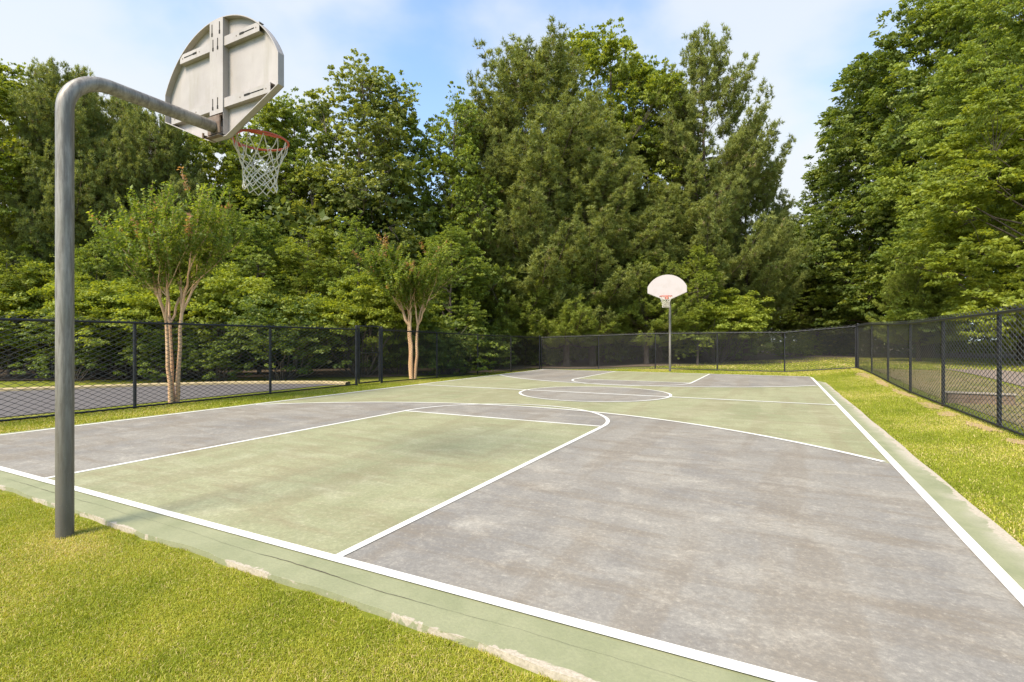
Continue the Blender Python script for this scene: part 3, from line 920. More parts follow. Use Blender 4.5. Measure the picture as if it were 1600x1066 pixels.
hoop = make_hoop()
tag(hoop, "near basketball hoop on a bent grey steel pole, back of its board facing us", "basketball hoop", "basketball hoops at the two ends of the court")
far = copy_tree(hoop)
far["label"] = "far basketball hoop with white fan board facing us in front of the back fence"
far.location = (-3.96, 21.98, -0.07)
far.rotation_euler = (0, 0, math.pi + R(4))

# ------------------------------------------------------------------ low wall beyond the right fence
sd = empty("low_wall", (3.50, 13.0, gz((3.50, 13.0))))
tag(sd, "short low brown wall with a thin pale cap in the grass beyond the right fence", "wall")
b = MB()
for q_ in range(4):
    for c_ in range(3):
        x0_ = -0.50 + c_ * 0.333 + (0.0 if q_ % 2 else 0.0); b.box((x0_ + 0.003, -0.08, -0.2 + q_ * 0.098), (x0_ + 0.330, 0.08, -0.2 + q_ * 0.098 + 0.093))
b.box((-0.49, -0.07, -0.2), (0.49, 0.07, 0.185))
b.build("wall_blocks", simple("weathered_block", (0.13, 0.085, 0.055), (0.21, 0.15, 0.10), 7, 0.95, 6, bmp=0.4), sd, bevel=0.004)
b = MB(); b.box((-0.53, -0.10, 0.195), (0.53, 0.10, 0.222)); b.build("wall_cap", simple("cap_concrete", (0.22, 0.18, 0.14), (0.32, 0.27, 0.21), 9, 0.9, 8), sd, bevel=0.006)

# ------------------------------------------------------------------ vegetation builders
def unit(v): return v / np.maximum(np.linalg.norm(v, axis=-1, keepdims=True), 1e-9)

def leaf_quads(Cn, U, Nn, L, W):
    """rhombic leaves at centres Cn, long axis U, normal Nn"""
    U = unit(U); S = unit(np.cross(Nn, U)); L = L[:, None]; W = W[:, None]
    Nn = np.cross(U, S)
    V = np.stack([Cn - U * L * 0.5, Cn + S * W * 0.5 - U * L * 0.05 + Nn * W * 0.12, Cn + U * L * 0.5 - Nn * L * 0.08, Cn - S * W * 0.5 - U * L * 0.05 + Nn * W * 0.12], 1).reshape(-1, 3)
    k = np.arange(len(Cn)) * 4
    return V, np.stack([k, k + 1, k + 2, k + 3], 1)

def limb(mb, a, b, r0, r1, rs, n=6, wob=0.06, seg=5, sag=0.0):
    a = np.array(a); b = np.array(b); L = np.linalg.norm(b - a)
    P = []
    for i in range(seg + 1):
        t = i / seg
        q = a * (1 - t) + b * t + np.array([0, 0, 1.0]) * sag * L * math.sin(math.pi * t)
        if 0 < i < seg: q = q + rs.randn(3) * wob * L * 0.3
        P.append(tuple(q))
    mb.tube(P, [r0 + (r1 - r0) * (i / seg) for i in range(seg + 1)], n, cap=False)
    return P

def deciduous(seed, H=16, base=2.0, Rm=3.6, prof='oval', clumps=260, lpc=230, leaf=0.12, aspect=0.62, flat=0.55, crad=0.75, spiky=0.0, spray=0.0, bark=M_bark, lm=L_mid, holes=0.0, trunk_r=0.2, outb=0.5, lobes=0):
    rs = np.random.RandomState(seed)
    tr = MB()
    # trunk
    T = []; nseg = 9; lean = rs.randn(2) * 0.02 * H
    for i in range(nseg + 1):
        t = i / nseg
        T.append((lean[0] * t ** 1.5 + rs.randn() * 0.01 * H * t, lean[1] * t ** 1.5 + rs.randn() * 0.01 * H * t, -0.3 + (H * 0.93 + 0.3) * t))
    tr.tube(T, [trunk_r * (1.25 if i == 0 else 1) * (1 - 0.9 * i / nseg) + 0.015 for i in range(nseg + 1)], 9, cap=False)
    T = np.array(T)
    def trunk_at(z):
        return np.array([np.interp(z, T[:, 2], T[:, 0]), np.interp(z, T[:, 2], T[:, 1]), z])
    ph = rs.rand(6) * 6.28
    def rad(h, th):
        if prof == 'oval': r = (np.sin(np.pi * np.clip(h, 0, 1) ** 0.75) ** 0.6) * 0.9 + 0.1 * (1 - h)
        elif prof == 'cone': r = np.clip(1 - h, 0, 1) ** 0.72 * (0.55 + 0.45 * np.minimum(1, h * 5)) + 0.03
        elif prof == 'dome': r = np.sqrt(np.clip(1 - h ** 2.2, 0, 1)) * (0.75 + 0.25 * np.minimum(1, h * 4))
        else: r = np.sqrt(np.clip(1 - (h - 0.45) ** 2 / 0.31, 0.02, 1))
        lob = 1 + 0.16 * np.sin(2 * th + ph[0] + 4 * h) + 0.13 * np.sin(3 * th + ph[1] - 9 * h) + 0.10 * np.sin(14 * h + ph[2] + 2 * th) + 0.07 * np.sin(27 * h + ph[3] + 5 * th)
        return Rm * r * lob
    h = rs.rand(clumps) ** 0.9; th = rs.rand(clumps) * 6.283
    q = outb + (1 - outb) * rs.rand(clumps) ** 0.6
    q = np.where(rs.rand(clumps) < 0.15, rs.rand(clumps), q)
    if spiky: q = q * (1 + spiky * np.maximum(0, rs.randn(clumps)) * 0.35)
    rr_ = rad(h, th) * q
    z = base + (H - base) * h
    cx = np.interp(z, T[:, 2], T[:, 0]) + rr_ * np.cos(th); cy = np.interp(z, T[:, 2], T[:, 1]) + rr_ * np.sin(th)
    if lobes:   # most of the crown hangs in separate billows
        lh = (np.arange(lobes) + rs.rand(lobes)) / lobes; lt = np.arange(lobes) * 2.4 + rs.rand(lobes)
        lr = rad(lh * 0.93, lt) * (0.62 + 0.16 * rs.rand(lobes)); LR = Rm * (0.24 + 0.16 * rs.rand(lobes)) * (0.6 + 0.4 * np.sqrt(1 - lh))
        k = np.where(rs.rand(clumps) < 0.78)[0]; li = rs.randint(0, lobes, len(k))
        dd = unit(rs.randn(len(k), 3)); dd[:, 2] = np.abs(dd[:, 2]) * 0.9 - 0.2
        dd += np.stack([np.cos(lt[li]), np.sin(lt[li]), 0 * li], 1) * 0.45; dd = unit(dd)
        ra_ = LR[li] * (0.75 + 0.3 * rs.rand(len(k)))
        lz = base + (H - base) * 0.93 * lh[li]
        cx[k] = np.interp(lz, T[:, 2], T[:, 0]) + lr[li] * np.cos(lt[li]) + dd[:, 0] * ra_
        cy[k] = np.interp(lz, T[:, 2], T[:, 1]) + lr[li] * np.sin(lt[li]) + dd[:, 1] * ra_
        z[k] = np.clip(lz + dd[:, 2] * ra_ * 0.85, base, H * 1.0)
        th = np.arctan2(cy, cx); rr_ = np.hypot(cx, cy); h = np.clip((z - base) / (H - base), 0, 0.97)
    # limbs to a subset of clumps, twigs to the others
    main = rs.choice(clumps, min(34, clumps), replace=False)
    nodes = []
    for m in main:
        zz = max(base * 0.75, z[m] - rr_[m] * (0.5 + 0.5 * rs.rand()))
        zz = min(zz, H * 0.9)
        P = limb(tr, trunk_at(zz), (cx[m], cy[m], z[m]), max(0.02, trunk_r * 0.42 * (1 - zz / H)), 0.012, rs, 5, 0.08, 5, 0.05)
        nodes += P[2:]
    nodes = np.array(nodes)
    for m in range(clumps):
        if m in main or rs.rand() < 0.35: continue
        c = np.array([cx[m], cy[m], z[m]])
        nd = nodes[np.argmin(np.linalg.norm(nodes - c, axis=1) + np.maximum(0, nodes[:, 2] - c[2]))]
        if np.linalg.norm(nd - c) < 3.5: limb(tr, nd, c, 0.018, 0.006, rs, 3, 0.08, 2)
    # leaves
    scale = crad * (0.55 + 0.75 * rs.rand(clumps)) * (0.65 + 0.35 * np.minimum(1, rad(h, th) / (0.6 * Rm)))
    cnt = np.maximum(20, (lpc * (scale / crad) ** 2).astype(int))
    if holes: cnt = (cnt * (rs.rand(clumps) > holes)).astype(int)
    idx = np.repeat(np.arange(clumps), cnt); n = len(idx)
    D = unit(rs.randn(n, 3)); D[:, 2] = np.where(D[:, 2] < -0.2, -D[:, 2] * 0.6, D[:, 2])
    ra = rs.rand(n) ** 0.42
    out = np.stack([np.cos(th), np.sin(th), 0.15 + 0 * th], 1)
    S = D * ra[:, None] * scale[idx][:, None] * np.array([1, 1, flat])
    if spray:   # clumps drawn out along the branch direction, tips drooping
        al = (S * out[idx]).sum(1, keepdims=True)
        S = S + out[idx] * al * spray
        S[:, 2] -= 0.10 * np.maximum(0, al[:, 0]) ** 1.5
    # break each clump up in smaller sprigs
    sub = rs.randint(0, 9, n)
    key = (idx * 9 + sub)
    sv = unit(np.random.RandomState(seed + 5).randn(clumps * 9, 3)) * np.array([1, 1, flat])
    S = S * 0.30 + sv[key] * (scale[idx] * 0.95)[:, None]
    P = np.stack([cx, cy, z], 1)[idx] + S
    U = unit(S + out[idx] * 0.4 + rs.randn(n, 3) * 0.35 * scale[idx][:, None]); U[:, 2] -= 0.25
    Nn = unit(np.array([0, 0, 1.0]) * 0.42 + out[idx] * 0.35 + D * 0.35 + rs.randn(n, 3) * 0.5)
    Ln = leaf * (0.65 + 0.7 * rs.rand(n)); Wn = Ln * aspect * (0.8 + 0.4 * rs.rand(n))
    V, F = leaf_quads(P, U, Nn, Ln, Wn)
    cl = rs.rand(clumps); sbr = rs.rand(clumps * 9)
    rnd = np.clip(0.36 * cl[idx] + 0.22 * sbr[key] + 0.42 * rs.rand(n), 0, 1)
    crown = np_data("crown", V, [F], lm, {'rnd': rnd})
    tm = MBmesh(tr, "trunk", bark)
    return tm, crown, H

def MBmesh(mb, name, m):
    V = np.concatenate(mb.v); fs = [np.array(mb.q[k]) for k in mb.q]
    return np_data(name, V, fs, m, smooth=True)

def pine(seed, H=17, base=1.6, Rm=3.4, branches=95, lm=L_pine, power=0.8, tuft=0.17, needles=13, dens=1.0, trunk_r=0.2, up=0.25, nw=0.013):
    rs = np.random.RandomState(seed)
    tr = MB(); T = []
    for i in range(11):
        t = i / 10
        T.append((rs.randn() * 0.008 * H * t, rs.randn() * 0.008 * H * t, -0.3 + (H + 0.1) * t))
    tr.tube(T, [trunk_r * (1.2 if i == 0 else 1) * (1 - 0.93 * i / 10) + 0.01 for i in range(11)], 9, cap=False)
    T = np.array(T)
    Pt, Dt, It = [], [], []
    for b in range(branches):
        h = (b + 0.5 * rs.rand()) / branches
        z = base + (H * 0.985 - base) * h ** 0.92
        th = b * 2.4 + rs.randn() * 0.5
        L = Rm * (max(0.02, 1 - h) ** power) * (0.72 + 0.5 * rs.rand()) * min(1, 0.75 + h * 2) + 0.25
        x0 = np.interp(z, T[:, 2], T[:, 0]); y0 = np.interp(z, T[:, 2], T[:, 1])
        dirn = np.array([math.cos(th), math.sin(th), 0.0])
        rise = -0.05 + (up + 0.55 * h) * (0.7 + 0.6 * rs.rand())
        def bp(t): return np.array([x0, y0, z]) + dirn * L * t + np.array([0, 0, L * (rise * t - 0.16 * math.sin(math.pi * min(t, 1)) + 0.12 * t * t)])
        pts = [tuple(bp(t)) for t in (0, 0.3, 0.6, 0.85, 1)]
        r0 = max(0.012, 0.05 * L / Rm * (1 - 0.6 * h))
        tr.tube(pts, [r0, r0 * 0.75, r0 * 0.5, r0 * 0.35, 0.006], 5, cap=False)
        nb = max(4, int(L * 5.2))
        perp = np.array([-dirn[1], dirn[0], 0])
        for q in range(nb):
            t = 0.25 + 0.75 * (q + rs.rand()) / nb
            s = 1 if q % 2 else -1
            l2 = (0.25 + 0.42 * L * (1 - t) ** 0.8 * (0.6 + 0.6 * rs.rand())) 
            d2 = unit(dirn * (0.55 + 0.4 * rs.rand()) + perp * s * (0.5 + 0.6 * rs.rand()) + np.array([0, 0, 0.22 + 0.30 * rs.rand()]))
            a = bp(t)
            tr.tube([tuple(a), tuple(a + d2 * l2)], [0.009, 0.004], 3, cap=False)
            # needles sit in puffs round the branchlet's end and at one or two side shoots
            for w in range(1 + int(l2 > 0.45) + int(l2 > 0.9)):
                tp = 1.0 - 0.42 * w * (0.7 + 0.5 * rs.rand())
                cc = a + d2 * l2 * tp + perp * rs.randn() * 0.10 * w
                m = max(4, int(9 * dens))
                q2 = unit(rs.randn(m, 3)) * (0.09 + 0.13 * rs.rand(m))[:, None] * np.array([0.85, 0.85, 1.7])
                q2[:, 2] = np.abs(q2[:, 2]) - 0.05
                Pt.append(cc + q2 + d2 * 0.04); Dt.append(unit(q2) * 0.35 + d2 * 0.30 + np.array([0, 0, 0.95])); It.append(np.full(m, (b * 64 + q) * 3 + w))
    # leader
    m = 26
    zz = H - 1.6 * rs.rand(m); Pt.append(np.stack([T[-1, 0] + rs.randn(m) * 0.09 * (H - zz + .15), T[-1, 1] + rs.randn(m) * 0.09 * (H - zz + .15), zz], 1)); Dt.append(np.tile([0, 0, 1.0], (m, 1))); It.append(np.full(m, 1))
    Pt = np.concatenate(Pt); Dt = np.concatenate(Dt); It = np.concatenate(It)
    Dt = unit(Dt + rs.randn(len(Dt), 3) * 0.25)
    n = len(Pt); K = needles
    I = np.repeat(np.arange(n), K)
    nd = unit(Dt[I] * 0.75 + unit(rs.randn(n * K, 3)) * 0.9)
    L = tuft * (0.7 + 0.6 * rs.rand(n * K))
    root = Pt[I] + Dt[I] * (rs.rand(n * K)[:, None] - 0.3) * tuft * 0.5
    side = unit(np.cross(nd, rs.randn(n * K, 3))) * (nw * (0.7 + 0.6 * rs.rand(n * K)))[:, None]
    V = np.stack([root - side, root + side, root + nd * L[:, None]], 1).reshape(-1, 3)
    k = np.arange(n * K) * 3
    br = rs.rand(int(It.max()) + 64)
    rnd = np.clip(0.40 * br[It[I]] + 0.25 * rs.rand(n)[I] + 0.35 * rs.rand(n * K), 0, 0.98)
    rnd = np.where(rs.rand(n)[I] < 0.012, 1.0, rnd)
    crown = np_data("crown", V, [np.stack([k, k + 1, k + 2], 1)], lm, {'rnd': rnd})
    return MBmesh(tr, "trunk", M_pbark), crown, H

def shrub(seed, Rx=1.6, H=2.6, clumps=60, lpc=170, leaf=0.10, lm=L_mid, aspect=0.7, zmin=0.08):
    rs = np.random.RandomState(seed)
    st = MB()
    h = rs.rand(clumps); th = rs.rand(clumps) * 6.283; q = 0.35 + 0.65 * np.sqrt(rs.rand(clumps))
    rr_ = Rx * np.sqrt(np.clip(1 - (h * 0.95) ** 2.4, 0.03, 1)) * q * (1 + 0.2 * np.sin(3 * th + seed))
    c = np.stack([rr_ * np.cos(th), rr_ * np.sin(th), H * (zmin + (0.94 - zmin) * h)], 1)
    for m in range(0, clumps, 3):
        limb(st, (c[m, 0] * 0.15, c[m, 1] * 0.15, -0.1), c[m], 0.022, 0.006, rs, 4, 0.15, 4, 0.0)
    sc = 0.42 * (0.6 + 0.7 * rs.rand(clumps)) * H / 2.6 + 0.05
    cnt = (lpc * (sc / 0.42) ** 1.5).astype(int) + 10
    idx = np.repeat(np.arange(clumps), cnt); n = len(idx)
    D = unit(rs.randn(n, 3)); D[:, 2] = np.where(D[:, 2] < -0.1, -D[:, 2] * 0.7, D[:, 2])
    S = D * (rs.rand(n) ** 0.4)[:, None] * sc[idx][:, None] * np.array([1.1, 1.1, 0.9])
    sub = rs.randint(0, 7, n); key = idx * 7 + sub
    sv = unit(rs.randn(clumps * 7, 3)) * np.array([1, 1, .95])
    S = S * 0.35 + sv[key] * (sc[idx] * 0.95)[:, None]
    U = unit(S + rs.randn(n, 3) * 0.25); U[:, 2] -= 0.3
    Nn = unit(np.array([0, 0, 1.0]) * 0.5 + D * 0.6 + rs.randn(n, 3) * 0.5)
    Ln = leaf * (0.65 + 0.7 * rs.rand(n))
    V, F = leaf_quads(c[idx] + S, U, Nn, Ln, Ln * aspect)
    cl = rs.rand(clumps); sb = rs.rand(clumps * 7)
    rnd = np.clip(0.35 * cl[idx] + 0.2 * sb[key] + 0.45 * rs.rand(n), 0, 1)
    return MBmesh(st, "stem", M_bark), np_data("foliage", V, [F], lm, {'rnd': rnd}), H

def myrtle(seed, H=4.8, spread=1.3):
    """multi-stemmed tree: slim smooth stems, open rounded crown of leafy shoots"""
    rs = np.random.RandomState(seed)
    tr = MB(); ends = []
    stems = [(-0.02, -0.055), (0.03, 0.05), (-0.05, 0.02)]
    for q, (sx, sy) in enumerate(stems):
        a0 = math.atan2(sy, sx)
        top = np.array([sx * 2.9, sy * 2.9, 1.55 + 0.35 * rs.rand()])
        limb(tr, (sx, sy, -0.15), top, 0.055, 0.036, rs, 10, 0.018, 6)
        for w in range(3):
            a1 = a0 + (w - 1) * 1.25 + rs.randn() * 0.25
            r1 = spread * (0.14 + 0.24 * rs.rand())
            e1 = top + np.array([r1 * math.cos(a1), r1 * math.sin(a1), 0.75 + 0.55 * rs.rand()])
            limb(tr, top, e1, 0.030, 0.017, rs, 7, 0.05, 5, 0.0)
            for u in range(5):
                a2 = a1 + rs.randn() * 0.8
                r2 = spread * (0.10 + 0.50 * rs.rand())
                s2 = top + (e1 - top) * (0.35 + 0.65 * rs.rand())
                e2 = s2 + np.array([r2 * math.cos(a2), r2 * math.sin(a2), 0.55 + 0.75 * rs.rand()])
                limb(tr, s2, e2, 0.013, 0.006, rs, 5, 0.07, 4)
                ends.append((s2, e2, a2))
    Pl, Ul, Il, pk, Tl = [], [], [], [], []
    sid = 0
    for e1, e2, a2 in ends:
        ax = unit(e2 - e1)
        for s in range(17):
            longs = s < 3
            st_ = e1 + (e2 - e1) * (0.12 + 0.93 * rs.rand() ** 0.7) + rs.randn(3) * 0.03
            if longs: st_ = e1 + (e2 - e1) * (0.75 + 0.25 * rs.rand())
            a3 = a2 + rs.randn() * 1.3; l3 = (0.22 + 0.62 * rs.rand() ** 1.8)
            d3 = unit(np.array([math.cos(a3) * (0.25 + 0.55 * rs.rand()), math.sin(a3) * (0.25 + 0.55 * rs.rand()), 0.35 + 0.65 * rs.rand()]))
            if longs: l3 = 0.45 + 0.6 * rs.rand(); d3 = unit(ax + rs.randn(3) * 0.28 + np.array([0, 0, 0.25]))
            en = st_ + d3 * l3
            pk.append(1.0 if (longs and rs.rand() < 0.22) else 0.0)
            tr.tube([tuple(st_), tuple(en)], [0.0028, 0.0012], 3, cap=False)
            m = int(l3 * 62); t = np.linspace(0.05, 1.0, m)
            sd_ = unit(np.cross(d3, rs.randn(3)))
            oth = np.cross(d3, sd_)
            alt = np.where(np.arange(m) % 2 == 0, 1, -1)[:, None]
            side = unit(sd_[None] * alt + oth[None] * rs.randn(m, 1) * 0.8)
            Pl.append(st_ + (en - st_) * t[:, None] + side * 0.035 + rs.randn(m, 3) * 0.012); Ul.append(side + d3 * 0.45 + rs.randn(m, 3) * 0.35); Il.append(np.full(m, sid)); Tl.append(t); sid += 1
    # low inner epicormic leaves
    P = np.concatenate(Pl); U = unit(np.concatenate(Ul)); I = np.concatenate(Il); n = len(P)
    Nn = unit(np.array([0, 0, 1.0]) + rs.randn(n, 3) * 0.5)
    Ln = 0.080 * (0.65 + 0.7 * rs.rand(n))
    V, F = leaf_quads(P, U, Nn, Ln, Ln * 0.55)
    sr = rs.rand(sid)
    rnd = np.clip(0.5 * sr[I] + 0.42 * rs.rand(n), 0, 0.92)
    rnd = np.where((np.array(pk)[I] > 0) & (np.concatenate(Tl) > 0.55) & (rs.rand(n) < 0.75), 1.0, rnd)
    return MBmesh(tr, "trunk", M_mbark), np_data("crown", V, [F], L_myrtle, {'rnd': rnd}), float(V[:, 2].max())

def place(kind, meshes, x, y, h, label, cat, rz=0.0, group=None, wide=1.0, names=("trunk", "crown")):
    tm, cm, H = meshes
    o = empty(kind, (x, y, gz((x, y)) if abs(x) < 60 else 0), rz)
    s = h / H
    o.scale = (s * wide, s * wide, s)
    tag(o, label, cat, group)
    link(names[0], tm, o); link(names[1], cm, o)
    return o
#VEG
# ------------------------------------------------------------------ vegetation
D_oval = deciduous(1, 16, 1.6, 4.6, 'oval', 430, 240, 0.155, lm=L_mid, flat=0.75, crad=0.8, lobes=22)
D_light = deciduous(2, 16, 1.4, 4.6, 'dome', 430, 230, 0.155, lm=L_light, flat=0.75, crad=0.8, lobes=20)
D_cone = deciduous(3, 17, 1.2, 4.5, 'cone', 440, 150, 0.15, 0.85, lm=L_olive, crad=0.72, flat=0.9, spiky=0.7, outb=0.3, holes=0.12, lobes=30)
D_cone2 = deciduous(13, 17, 1.2, 4.5, 'cone', 420, 150, 0.15, 0.85, lm=L_mid, crad=0.72, flat=0.9, spiky=0.8, outb=0.25, holes=0.15, lobes=26)
D_big = deciduous(4, 22, 1.8, 7.6, 'dome', 820, 250, 0.20, lm=L_dark, flat=0.75, crad=1.05, spray=0.15, trunk_r=0.32, lobes=34)
D_feather = deciduous(5, 22, 1.8, 7.6, 'dome', 820, 240, 0.19, 0.5, lm=L_mid, flat=0.62, crad=1.05, spray=0.5, spiky=0.3, trunk_r=0.32, holes=0.08, lobes=30)
D_near = deciduous(6, 15, 1.6, 5.8, 'dome', 450, 240, 0.20, 0.5, lm=L_light, flat=0.65, crad=0.9, spray=0.45, trunk_r=0.26, holes=0.05, lobes=24)
P_a = pine(21, 17, 2.2, 4.7, 150, power=0.48, needles=11, nw=0.018, tuft=0.19, up=0.35)
P_b = pine(22, 17, 2.2, 4.3, 140, power=0.45, needles=11, nw=0.018, tuft=0.19, up=0.3)
P_c = pine(23, 18, 2.4, 5.4, 110, power=0.72, up=0.42, needles=11, nw=0.018, tuft=0.19, dens=0.9)
P_low = pine(24, 8, 1.5, 3.4, 90, lm=L_pine2, power=0.5, up=0.12, needles=11, nw=0.016, tuft=0.16)
S_vine = shrub(31, 1.9, 3.2, 70, 360, 0.08, L_light, zmin=0.5)
S_mid = shrub(32, 1.6, 2.6, 60, 230, 0.08, L_dark, zmin=0.25)
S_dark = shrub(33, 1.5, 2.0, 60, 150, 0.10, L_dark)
MY1 = myrtle(41, 4.8, 1.45); MY2 = myrtle(44, 4.8, 1.5)

place("crape_myrtle", MY1, -11.0, 6.12, 4.75, "small tan-stemmed crape myrtle behind the left fence beside the near pole", "tree", 0.4, "crape myrtles by the left fence", 0.86)
place("crape_myrtle", MY2, -11.05, 13.95, 4.9, "small tan-stemmed crape myrtle just right of the fence gate", "tree", 2.1, "crape myrtles by the left fence", 1.08)

# px (photo), distance along the view, top v -> world, worked out once and written as world positions
cs, sn = math.cos(R(YAW)), math.sin(R(YAW))
def at(px, d):
    Xc = (px - 800) / 798.0 * d
    return Xc * cs - d * sn, Xc * sn + d * cs
G = "trees of the wood edge around the court"
trees = [
 # kind, mesh, px, d, top v, rz, wide, label
 ("broadleaf_tree", D_light, -25, 20, 100, 0.3, 0.9, "yellow-green broadleaf tree at the left edge of the photo"),
 ("broadleaf_tree", D_light, 45, 22, 112, 2.3, 0.8, "rounded light green broadleaf tree left of the near pole"),
 ("pine_tree", P_a, 108, 21, 122, 1.2, 0.75, "pine whose tip rises right behind the bend of the near pole"),
 ("pine_tree", P_b, 175, 24, 158, 0.2, 0.8, "pine under the arm of the near hoop"),
 ("pine_tree", P_a, 240, 22, 186, 4.0, 0.8, "shorter pine just left of the near backboard"),
 ("broadleaf_tree", D_oval, 310, 25, 170, 1.7, 0.85, "green broadleaf tree behind the near backboard"),
 ("broadleaf_tree", D_light, 392, 25, 158, 3.9, 0.8, "light broadleaf tree behind the net of the near hoop"),
 ("broadleaf_tree", D_oval, 452, 26, 146, 0.9, 0.7, "rounded broadleaf tree just right of the near net"),
 ("sweetgum_tree", D_cone, 552, 26, 84, 0.5, 1.0, "tall olive pointed sweetgum, left of two joined peaks"),
 ("sweetgum_tree", D_cone2, 618, 28, 124, 2.2, 0.9, "pointed sweetgum, the lower right one of two joined peaks"),
 ("sweetgum_tree", D_cone2, 705, 28, 136, 4.1, 0.75, "slim pointed sweetgum left of the big pine"),
 ("pine_tree", P_b, 765, 30.5, 168, 2.6, 0.9, "loose pine leaning against the left side of the big pine"),
 ("pine_tree", P_a, 838, 31, 88, 3.0, 1.1, "big bushy pine in the middle of the wood edge"),
 ("pine_tree", P_b, 925, 30.5, 205, 5.1, 1.25, "broad pine with low boughs left of the far hoop"),
 ("broadleaf_tree", D_light, 958, 34, 44, 1.1, 0.75, "tallest light green broadleaf tree between the two big pines"),
 ("broadleaf_tree", D_oval, 1015, 35, 88, 2.9, 0.7, "green broadleaf tree filling the gap left of the right pine"),
 ("pine_tree", P_c, 1100, 33, 64, 0.7, 0.85, "tall pine with a ragged dark top right of centre"),
 ("pine_tree", P_c, 1165, 34, 200, 3.4, 0.85, "loose pine whose boughs reach into the sky gap"),
 ("pine_tree", P_a, 1030, 31, 300, 1.9, 1.4, "low broad pine behind the far hoop"),
 ("pine_tree", P_b, 1215, 46, 345, 2.2, 1.3, "distant dark pine at the foot of the sky gap"),
 ("broadleaf_tree", D_oval, 1275, 44, 350, 0.3, 1.1, "dark broadleaf tree at the right foot of the sky gap"),
 ("broadleaf_tree", D_big, 1360, 42, 150, 1.4, 0.7, "large deep green broadleaf tree on the right of the sky gap"),
 ("broadleaf_tree", D_big, 1450, 38, 28, 2.7, 1.0, "very tall rounded green tree towards the upper right"),
 ("broadleaf_tree", D_feather, 1600, 32, -150, 4.4, 0.8, "giant feathery broadleaf tree cut by the upper right corner"),
 ("broadleaf_tree", D_feather, 1640, 25, -80, 0.4, 0.75, "feathery bright tree reaching over the right fence"),
 ("broadleaf_tree", D_near, 1660, 21, 120, 1.0, 1.0, "nearer broadleaf tree with large leaves over the right fence end"),
 ("young_tree", D_light, 15, 17.5, 395, 1.0, 0.8, "young light green tree over the left fence at the left edge"),
 ("young_tree", D_oval, 145, 18.2, 372, 2.0, 0.7, "young green tree just right of the near pole"),
 ("young_tree", D_light, 262, 18.0, 405, 5.0, 0.85, "young light green tree behind the near myrtle crown"),
 ("young_tree", D_oval, 405, 20.0, 330, 3.3, 0.7, "young green tree right of the near myrtle below the net"),
 ("young_tree", D_light, 478, 20.5, 352, 4.1, 0.8, "young light green tree left of the gate"),
 ("young_tree", D_cone2, 560, 20.5, 330, 0.4, 0.8, "young pointed tree behind the gate left of the second myrtle"),
 ("young_tree", D_oval, 700, 24.5, 345, 1.4, 0.8, "young green tree right of the second myrtle"),
 ("young_tree", D_light, 1090, 27.5, 385, 2.2, 0.6, "young light green tree between the far hoop and the right pine"),
 ("pine_tree", P_low, 1435, 30, 415, 1.0, 0.9, "small green pine under the big trees right of the back corner"),
 ("pine_tree", P_low, 1010, 29, 405, 0.2, 1.1, "small bright pine beside the far hoop pole"),
 ("pine_tree", P_low, 790, 30, 395, 2.2, 1.1, "small bright pine above the far left fence corner"),
 ("pine_tree", P_low, 885, 29.5, 390, 4.2, 1.2, "small pine between the far corner and the far hoop"),
]
for kd, ms, px, d, v, rz, wd, lab in trees:
    x, y = at(px, d)
    h = 1.25 + (533 - v) / 798.0 * d
    place(kd, ms, x, y, h, lab, "tree", rz, G, wd * (1.25 if kd == "young_tree" else 1.0))

GS = "shrubs at the foot of the wood"
shrubs = [
 (S_vine, -35, 17.0, 450, "light green vine-covered shrub at the left edge above the lot kerb"),
 (S_vine, 78, 18.0, 442, "light green vine-covered shrub left of the near pole"),
 (S_vine, 205, 17.4, 452, "light green vine-covered shrub between the near pole and the near myrtle"),
 (S_vine, 330, 17.6, 436, "light green vine-covered shrub behind the near myrtle"),
 (S_mid, 110, 16.2, 500, "low green shrub overhanging the kerb by the near pole"),
 (S_mid, 262, 16.0, 520, "low green shrub over the kerb behind the left fence post"),
 (S_mid, 345, 16.2, 530, "low green shrub over the kerb between two left fence posts"),
 (S_mid, 440, 17.0, 470, "green shrub behind the fence left of the gate"),
 (S_vine, 565, 19.5, 445, "light green shrub behind the gate"),
 (S_mid, 622, 20.5, 480, "green shrub behind the second myrtle"),
 (S_dark, 700, 21.5, 500, "dark shrub right of the second myrtle"),
 (S_mid, 770, 26.0, 515, "dull green shrub behind the far part of the left fence"),
 (S_dark, 850, 30, 530, "dark shrub behind the far left corner post"),
 (S_vine, 1118, 29.0, 462, "light layered shrub right of the far hoop"),
 (S_mid, 1165, 33.0, 500, "green shrub beyond the back lawn"),
 (S_dark, 1240, 42.0, 520, "dark low shrub at the far end of the back lawn"),
 (S_dark, 1295, 44.0, 525, "dark low shrub left of the right back corner"),
 (S_mid, 1350, 42.0, 500, "green shrub under the big tree at the back corner"),
]
for q, (ms, px, d, v, lab) in enumerate(shrubs):
    x, y = at(px, d)
    place("shrub", ms, x, y, 1.3 + (533 - v) / 798.0 * d, lab, "shrub", q * 1.3, GS, 1.15, ("stem", "foliage"))

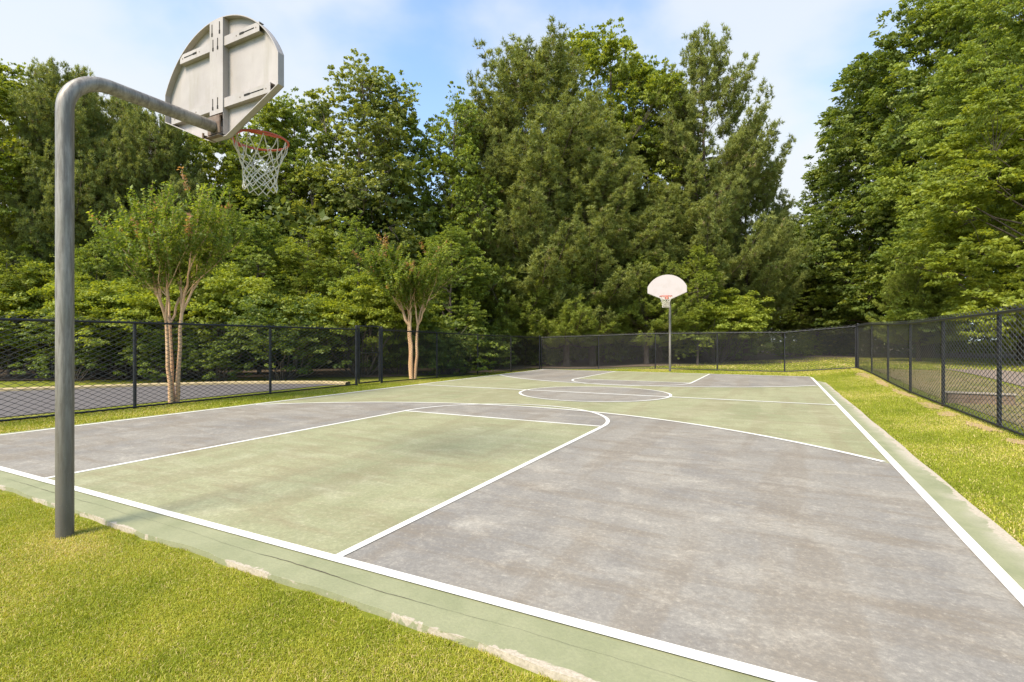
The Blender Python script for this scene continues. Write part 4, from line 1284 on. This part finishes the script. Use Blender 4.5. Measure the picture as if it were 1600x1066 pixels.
# the wood behind: one dense mass of trunks and foliage
def wood_mass():
    rs = np.random.RandomState(77)
    pts = []
    spots = []
    for px in np.arange(-260, 1140, 34):
        for d0 in (0, 4.5, 9):
            d = np.interp(px, [-260, 0, 450, 700, 850, 1130], [22, 23, 25, 29, 31, 38]) + d0 + rs.rand() * 3
            spots.append((*at(px + rs.randn() * 10, d), np.interp(px, [-260, 100, 450, 800, 1000, 1150], [8.5, 8, 8.5, 10.5, 12, 9]) * (0.8 + 0.3 * rs.rand())))
    for px in np.arange(1290, 2100, 42):
        for d0 in (0, 6):
            d = np.interp(px, [1290, 1600, 2100], [48, 46, 44]) + d0 + rs.rand() * 3
            spots.append((*at(px, d), np.interp(px, [1290, 1500], [9, 18]) * (0.8 + 0.3 * rs.rand())))
    for px in np.arange(1090, 1330, 36):
        spots.append((*at(px, 56 + rs.rand() * 4), 7.5 + 2 * rs.rand()))
    tm = MB()
    P, R_, I = [], [], []
    for k, (x, y, h) in enumerate(spots):
        tm.tube([(x, y, -0.3), (x + rs.randn() * 0.2, y + rs.randn() * 0.2, h * 0.6), (x + rs.randn() * 0.3, y, h * 0.95)], [0.16, 0.11, 0.02], 6, cap=False)
        m = 30
        c = np.stack([x + rs.randn(m) * 1.4, y + rs.randn(m) * 1.4, 0.2 + (h - 0.2) * rs.rand(m) ** 1.3], 1)
        P.append(c); R_.append(0.9 + 0.7 * rs.rand(m)); I.append(np.full(m, k))
    P = np.concatenate(P); R_ = np.concatenate(R_)
    n = 80; idx = np.repeat(np.arange(len(P)), n)
    D = unit(rs.randn(len(idx), 3))
    Q = P[idx] + D * (rs.rand(len(idx)) ** 0.4 * R_[idx])[:, None] * np.array([1, 1, 0.7])
    ok = Q[:, 2] > 0.05; Q = Q[ok]; D = D[ok]; idx = idx[ok]; N_ = len(Q)
    L = 0.34 * (0.6 + 0.8 * rs.rand(N_))
    V, F = leaf_quads(Q, unit(rs.randn(N_, 3) + D), unit(np.array([0, 0, 0.7]) + rs.randn(N_, 3) * 0.7), L, L * 0.6)
    Vt = np.concatenate(tm.v); Ft = np.array(tm.q[4])
    cr = rs.rand(len(P))
    rnd = np.concatenate([np.clip(0.5 * cr[idx] + 0.5 * rs.rand(N_), 0, 0.95), np.full(len(Ft), 0.5)])
    mi = np.concatenate([np.zeros(len(F)), np.ones(len(Ft))])
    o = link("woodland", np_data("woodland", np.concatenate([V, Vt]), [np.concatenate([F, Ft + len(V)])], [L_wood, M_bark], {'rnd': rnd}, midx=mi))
    tag(o, "dark dense wood of trunks and foliage behind the trees of the wood edge", "woods", kind='stuff')
wood_mass()
